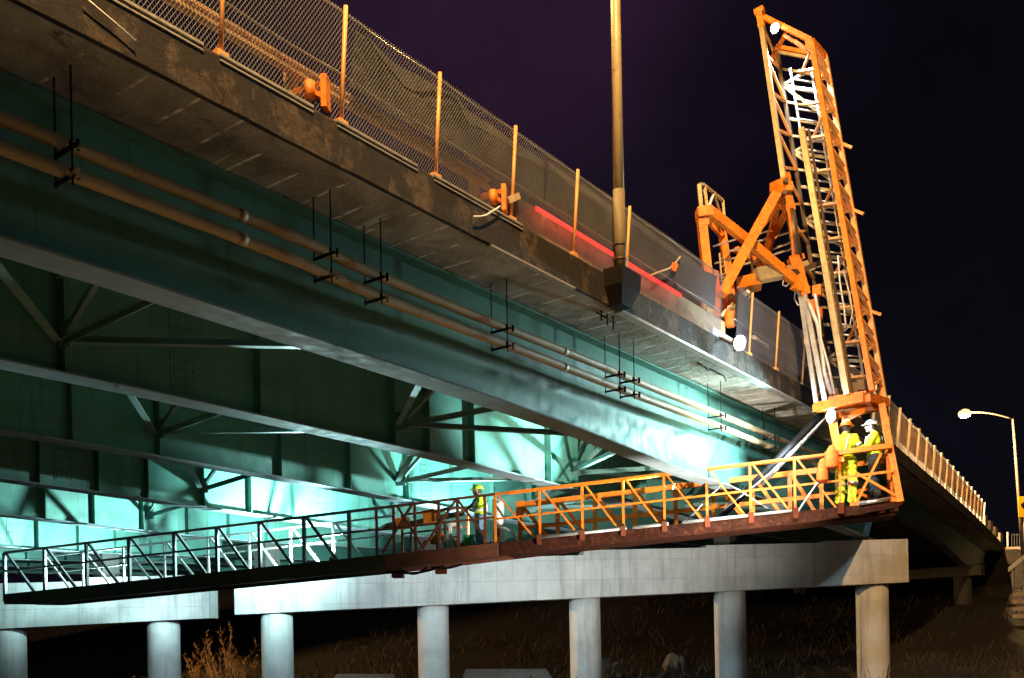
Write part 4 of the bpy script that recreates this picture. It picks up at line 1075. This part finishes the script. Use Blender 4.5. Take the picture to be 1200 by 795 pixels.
# ------------------------------------------------------------------ people
dg = bpy.context.evaluated_depsgraph_get
def voxel(mb, name, mat, parent, vox, frame, smooth=4, fold=0.0):
    me = bpy.data.meshes.new(name); inv = FR[parent.name].inverted()
    me.from_pydata([inv @ (frame @ v) for v in mb.v], [], mb.f); me.update()
    tmp = bpy.data.objects.new('tmp', me); COL.objects.link(tmp)
    m = tmp.modifiers.new('r', 'REMESH'); m.mode = 'VOXEL'; m.voxel_size = vox
    m2 = tmp.modifiers.new('s', 'SMOOTH'); m2.iterations = smooth; m2.factor = .5
    d = dg(); d.update()
    res = bpy.data.meshes.new_from_object(tmp.evaluated_get(d)); res.name = name
    bpy.data.objects.remove(tmp); bpy.data.meshes.remove(me)
    if fold:
        nrm = [v.normal.copy() for v in res.vertices]
        for v, n_ in zip(res.vertices, nrm):
            q_ = v.co; k_ = noise.noise(V((q_.x * 9, q_.y * 9, q_.z * 15))) + .5 * noise.noise(q_ * 26)
            v.co += n_ * (k_ * fold)
    for p in res.polygons: p.use_smooth = True
    res.materials.clear(); res.materials.append(mat)
    o = bpy.data.objects.new(name, res); COL.objects.link(o); o.parent = parent; FR[o.name] = FR[parent.name]
    return o
def person(base, yaw, pose, label, hat, vest, legs, sleeve, bands=True, k=1.0, hood=None):
    root = empty('person', base, label, 'person', 'workers on the crane platform')
    fr = Matrix.Translation(base) @ Matrix.Rotation(yaw, 4, 'Z') @ Matrix.Scale(k, 4)
    J = dict(hipL=V((-.10, 0, .92)), hipR=V((.10, 0, .92)), kneeL=V((-.12, .03, .49)), kneeR=V((.12, .03, .49)), ankL=V((-.13, -.02, .085)), ankR=V((.13, -.02, .085)),
             pel=V((0, 0, .98)), waist=V((0, .01, 1.12)), chest=V((0, 0, 1.32)), neck=V((0, 0, 1.49)), head=V((0, .02, 1.64)),
             shL=V((-.19, 0, 1.42)), shR=V((.19, 0, 1.42)), elL=V((-.25, -.02, 1.14)), elR=V((.25, -.02, 1.14)), wrL=V((-.25, .12, .92)), wrR=V((.25, .12, .92)))
    for a, v in pose.items(): J[a] = V(v)
    hd = J['head']
    b = MB()
    cap = b.capsule
    cap(J['hipL'], J['kneeL'], .082, .055); cap(J['kneeL'], J['ankL'], .055, .04); cap(J['hipR'], J['kneeR'], .082, .055); cap(J['kneeR'], J['ankR'], .055, .04)
    for a in ('ankL', 'ankR'): cap(J[a] + V((0, -.03, -.045)), J[a] + V((0, .15, -.055)), .04, .032)
    cap(J['hipL'], J['hipR'], .1, .1); cap(J['pel'], J['waist'], .125, .118); cap(J['waist'], J['chest'], .118, .135); cap(J['chest'] + V((-.08, 0, 0)), J['chest'] + V((.08, 0, 0)), .12, .12)
    cap(J['shL'], J['shR'], .062, .062); cap(J['chest'] + V((0, 0, .08)), J['neck'], .08, .056); cap(J['neck'], hd - V((0, .01, .04)), .055, .055)
    b.ball(hd, .1, (.80, .98, 1.18), 16, 12); cap(hd + V((0, .055, -.06)), hd + V((0, .065, -.085)), .045, .036)
    cap(hd + V((0, .098, .0)), hd + V((0, .118, -.025)), .012, .016)                     # nose
    cap(hd + V((-.025, .1, -.062)), hd + V((.025, .1, -.062)), .009, .009)               # lips
    for sx in (-1, 1):
        b.ball(hd + V((sx * .08, -.005, -.01)), .03, (.35, .8, 1.1), 8, 6)
        b.ball(hd + V((sx * .032, .088, .012)), .013, (1, .6, 1), 8, 6)
    wr_dir = {}
    for sd_, sx in (('L', -1), ('R', 1)):
        e, w = J['el' + sd_], J['wr' + sd_]
        cap(J['sh' + sd_], e, .056, .043); cap(e, w, .043, .030)
        d = (w - e).normalized(); side = d.cross(V((0, 0, 1))); side = side.normalized() if side.length > .1 else V((1, 0, 0)); dn = side.cross(d)
        pc_ = w + d * .05
        cap(w, w + d * .085 + side * .012, .030, .036); cap(w + d * .03 - side * .012, w + d * .085 - side * .02, .026, .028)
        for q in range(4):
            o_ = side * ((q - 1.5) * .021); L = (.034, .041, .038, .029)[q]
            k0 = w + d * .115 + o_; k1 = k0 + d * L * .9 + dn * (-.012); k2 = k1 + d * L * .45 - dn * (.026)
            cap(w + d * .075 + o_, k0, .011, .0105, 6); cap(k0, k1, .0105, .0095, 6); cap(k1, k2, .0095, .0085, 6)
        tb_ = w + d * .035 + side * (.03 * -sx); t1 = tb_ + d * .03 + side * (.026 * -sx) - dn * .012; t2 = t1 + d * .034 - dn * .016
        cap(tb_, t1, .014, .012, 6); cap(t1, t2, .012, .0105, 6)
    voxel(b, 'body', M['skin'], root, .0085, fr, 3)
    j = MB()
    j.capsule(J['pel'] - V((0, 0, .03)), J['waist'], .155, .15); j.capsule(J['waist'], J['chest'], .15, .165); j.capsule(J['chest'] + V((-.09, 0, 0)), J['chest'] + V((.09, 0, 0)), .145, .145)
    j.capsule(J['shL'], J['shR'], .082, .082); j.capsule(J['chest'] + V((0, 0, .1)), J['neck'] - V((0, 0, .015)), .1, .078)
    if sleeve == vest:
        for s_ in 'LR': j.capsule(J['sh' + s_], J['el' + s_], .078, .062); j.capsule(J['el' + s_], J['el' + s_].lerp(J['wr' + s_], .93), .062, .048)
    voxel(j, 'jacket', M[vest], root, .014, fr, 5, .022)
    if sleeve != vest:
        j = MB()
        for s_ in 'LR': j.capsule(J['sh' + s_], J['el' + s_], .072, .058); j.capsule(J['el' + s_], J['el' + s_].lerp(J['wr' + s_], .9), .058, .044)
        voxel(j, 'sleeve', M[sleeve], root, .014, fr, 4, .022)
    t = MB()
    t.capsule(J['hipL'], J['hipR'], .135, .135); t.capsule(J['pel'], J['pel'] + V((0, 0, .04)), .152, .145)
    for s_ in 'LR': t.capsule(J['hip' + s_], J['knee' + s_], .122, .105); t.capsule(J['knee' + s_], J['ank' + s_].lerp(J['knee' + s_], .06), .105, .100)
    voxel(t, 'trousers', M[legs], root, .014, fr, 5, .022)
    def band(a, bb, u, r, wd=.03):
        p = a.lerp(bb, u); d = (bb - a).normalized()
        m = MB(); m.tube([fr @ (p - d * wd), fr @ (p + d * wd)], r * k, 20); return m
    if bands:
        for s_ in 'LR':
            band(J['knee' + s_], J['ank' + s_], .12, .112, .035).build('reflective_band', M['silver'], root)
            band(J['sh' + s_], J['el' + s_], .6, .082, .028).build('reflective_band', M['silver'], root)
    m = MB(); p = J['waist'].lerp(J['chest'], .1)
    m.sweep([[fr @ (p + V((cos(a) * .168, sin(a) * .162, z))) for a in [2 * pi * q / 20 for q in range(20)]] for z in (-.03, .03)], True); m.build('reflective_band', M['silver'], root)
    m = MB()
    for sx in (-1, 1):
        for fy in (-1, 1):
            m.tube([fr @ (J['chest'] + V((sx * .10, 0, .185))), fr @ (J['chest'] + V((sx * .105, fy * .165, .06))), fr @ (J['waist'] + V((sx * .06, fy * .172, -.02)))], .016 * k, 6)
    m.build('harness_strap', M['silver'], root)
    for s_ in 'LR':
        m = MB(); c = J['ank' + s_]
        m.capsule(c + V((0, -.035, .06)), c + V((0, -.03, -.03)), .056, .055); m.capsule(c + V((0, -.03, -.042)), c + V((0, .16, -.052)), .046, .04)
        voxel(m, 'boot', M['boot'], root, .014, fr, 3)
    Rz = (fr.to_3x3())
    tilt = (hd - J['neck']).normalized().to_track_quat('Z', 'Y').to_matrix()
    m = MB(); hc = hd + V((0, -.005, .035))
    m.ball(fr @ hc, .128 * k, (.92, 1.12, 1.0), 18, 7, Matrix.Rotation(yaw, 3, 'Z'), .0)
    m.sweep([[fr @ (hc + V((cos(a) * r, sin(a) * r * 1.12 + (.03 if sin(a) > 0 else 0) * sin(a), z))) for a in [2 * pi * q / 20 for q in range(20)]] for r, z in ((.12, -.006), (.145, -.008), (.145, .004), (.12, .01))], True)
    m.build('helmet', M[hat], root)
    m = MB(); m.ball(fr @ (hd + V((0, -.03, .0))), .098 * k, (.86, .82, 1.0), 14, 10, Matrix.Rotation(yaw, 3, 'Z')); m.build('hair', M['hair'], root)
    if hood:
        m = MB(); m.capsule(J['neck'] + V((-.05, -.06, .02)), J['neck'] + V((.05, -.06, .02)), .085, .085); m.capsule(J['neck'] + V((0, -.07, .08)), J['neck'] + V((0, -.08, .0)), .07, .09)
        voxel(m, 'hood', M[hood], root, .014, fr, 4)
    return root
def platpoint(x, b, c):
    return Q(x, b, c)
pA = Q(993, .30, .05)
person(pA, radians(-38), dict(elL=(-.27, .12, 1.2), wrL=(-.16, .36, 1.28), elR=(.27, .10, 1.18), wrR=(.17, .36, 1.22), head=(.02, .04, 1.65), kneeL=(-.13, .05, .5), kneeR=(.13, .02, .5)),
       'worker in lime jacket and trousers with an orange helmet, turned away in the bucket', 'orangehat', 'lime', 'lime', 'lime', True, .99)
pB = Q(1029, .70, .10)
person(pB, radians(72), dict(elL=(-.26, .12, 1.18), wrL=(-.17, .36, 1.10), elR=(.26, .10, 1.20), wrR=(.16, .33, 1.27), head=(0, .05, 1.64)),
       'worker in lime jacket, dark trousers and white helmet at the right end of the bucket', 'whitehat', 'lime', 'darkcloth', 'lime', False, .98)
pC = Q(554, .62, FL)
person(pC, radians(82), dict(head=(0, .07, 1.63), neck=(0, .03, 1.49), elL=(-.27, .16, 1.22), wrL=(-.16, .36, 1.16), elR=(.33, .03, 1.50), wrR=(.16, .12, 1.70)),
       'worker in lime vest, lime helmet and blue jeans standing midway along the platform', 'limehat', 'lime', 'denim', 'darkcloth', False, .95)

# ------------------------------------------------------------------ vegetation, rocks, slabs
def bush(base, h, n, label, seed, mat='twig'):
    rnd = random.Random(seed); root = empty('bare_shrub', base, label, 'shrub', 'bare shrubs under the bridge')
    tr = MB(); cr = MB()
    for k in range(n):
        a = rnd.uniform(0, 2 * pi); sp_ = rnd.uniform(.1, .75)
        L = h * rnd.uniform(.5, 1.0); p = V(base) + V((cos(a) * .25 * rnd.random(), sin(a) * .25 * rnd.random(), -.1))
        d = V((cos(a) * sp_, sin(a) * sp_, 1)).normalized(); pts = [p.copy()]
        for q in range(6):
            d = (d + V((rnd.uniform(-.18, .18), rnd.uniform(-.18, .18), .05))).normalized(); pts.append(pts[-1] + d * (L / 6))
        r0 = .022 if k > 1 else .04
        tr.tube(pts, [r0 * (1 - .12 * q) for q in range(7)], 5)
        for q in range(2, 7):
            for w in range(4):
                b_ = pts[q]; dd = (d + V((rnd.uniform(-.9, .9), rnd.uniform(-.9, .9), rnd.uniform(-.2, .6)))).normalized(); ll = rnd.uniform(.15, .5) * h * .35
                m_ = b_ + dd * ll * .5 + V((rnd.uniform(-.05, .05), 0, rnd.uniform(-.03, .05)))
                cr.tube([b_, m_, b_ + dd * ll], [.009, .007, .004], 3, False)
                for z in range(4):
                    c = b_ + dd * ll * rnd.uniform(.3, 1.05); s_ = rnd.uniform(.02, .045); e_ = V((rnd.uniform(-1, 1), rnd.uniform(-1, 1), rnd.uniform(-1, 1))).normalized(); f_ = e_.orthogonal().normalized()
                    cr.add([c, c + e_ * s_ + f_ * s_ * .5, c + e_ * s_ * 2, c + e_ * s_ - f_ * s_ * .5], [(0, 1, 2, 3)])
    tr.build('stem', M[mat], root); cr.build('twig_crown', M[mat], root)
sh = [(264, 37, 2.6, 16, 'tall bare shrub lit amber in the gap between the two pier caps'), (238, 38, 1.7, 12, 'low dry shrub at the left foot of the tall bare shrub'), (292, 39.5, 1.9, 12, 'dry shrub beside the left column of the long pier')]
for k, (x, Z, h, n_, lab) in enumerate(sh):
    p = P(x, 800, Z); bush(V((p.x, Z, gz(p.x, Z) - .02)), h, n_, lab, 40 + k)
for k, (x, Z, w, h, lab) in enumerate(((700, 34, .6, .75, 'grey boulder right of the third column of the long pier'), (722, 35, .45, .5, 'smaller grey boulder beside the larger one right of the third column'), (793, 35.5, .5, .6, 'grey boulder left of the fourth column of the long pier'))):
    p = P(x, 780, Z); z = gz(p.x, Z); mb = MB(); b_ = V((p.x, Z, z))
    mb.ball(b_ + V((0, 0, h * .35)), 1, (w, w * .8, h * .7), 16, 12)
    mb.v = [b_ + (v - b_) * (1 + .35 * noise.noise((v - b_) * 2.3 + V((k * 3, 0, 0)))) for v in mb.v]; mb.sm = [False] * len(mb.sm)
    tag(mb.build('boulder', M['rock'], None, b_), lab, 'boulder', 'boulders under the bridge')
for k, (xa, xb, y, Z, lab) in enumerate(((546, 640, 784, 33.5, 'flat pale concrete slab between the second and third columns'), (395, 462, 790, 34.5, 'low pale concrete slab between the first and second columns'))):
    a = P(xa, y, Z); b_ = P(xb, y, Z); mb = MB()
    mb.prism([a, b_, b_ + V((.25, -1.3, -.42)), a + V((-.1, -1.3, -.42))], V((0, 0, -.7)))
    tag(mb.build('concrete_slab', M['slab'], None, (a + b_) / 2 - V((0, 0, .7))), lab, 'concrete slab', 'slabs on the ground under the bridge')

# ------------------------------------------------------------------ sky
w = bpy.data.worlds.new('World'); scene.world = w; w.use_nodes = True
nt = w.node_tree; nt.nodes.clear()
out = nt.nodes.new('ShaderNodeOutputWorld'); bg = nt.nodes.new('ShaderNodeBackground'); nt.links.new(bg.outputs[0], out.inputs[0])
tc = nt.nodes.new('ShaderNodeTexCoord'); dp = nt.nodes.new('ShaderNodeVectorMath'); dp.operation = 'DOT_PRODUCT'
gl = ray(575, -60).normalized(); dp.inputs[1].default_value = gl
nt.links.new(tc.outputs['Generated'], dp.inputs[0])
cr = nt.nodes.new('ShaderNodeValToRGB'); cr.color_ramp.interpolation = 'EASE'
el = cr.color_ramp.elements; el[0].position = .925; el[0].color = (.0030, .0028, .0052, 1); el[1].position = 1.0; el[1].color = (.021, .0085, .023, 1)
e3 = el.new(.972); e3.color = (.0066, .0042, .0095, 1)
wn = nt.nodes.new('ShaderNodeTexNoise'); wn.inputs['Scale'].default_value = 3.2; wn.inputs['Detail'].default_value = 6; wn.inputs['Roughness'].default_value = .6
nt.links.new(tc.outputs['Generated'], wn.inputs['Vector'])
wr = nt.nodes.new('ShaderNodeMapRange'); wr.inputs[1].default_value = .3; wr.inputs[2].default_value = .7; wr.inputs[3].default_value = .6; wr.inputs[4].default_value = 1.35
nt.links.new(wn.outputs[0], wr.inputs[0])
wm = nt.nodes.new('ShaderNodeVectorMath'); wm.operation = 'SCALE'
nt.links.new(dp.outputs['Value'], cr.inputs[0]); nt.links.new(cr.outputs[0], wm.inputs[0]); nt.links.new(wr.outputs[0], wm.inputs['Scale']); nt.links.new(wm.outputs[0], bg.inputs[0]); bg.inputs[1].default_value = 1.0

scene.view_settings.view_transform = 'Standard'; scene.view_settings.look = 'None'; scene.view_settings.gamma = 1; scene.view_settings.use_curve_mapping = False
scene.view_settings.exposure = 0
scene.cycles.use_denoising = True
scene.cycles.sample_clamp_indirect = 3
scene.cycles.max_bounces = 6
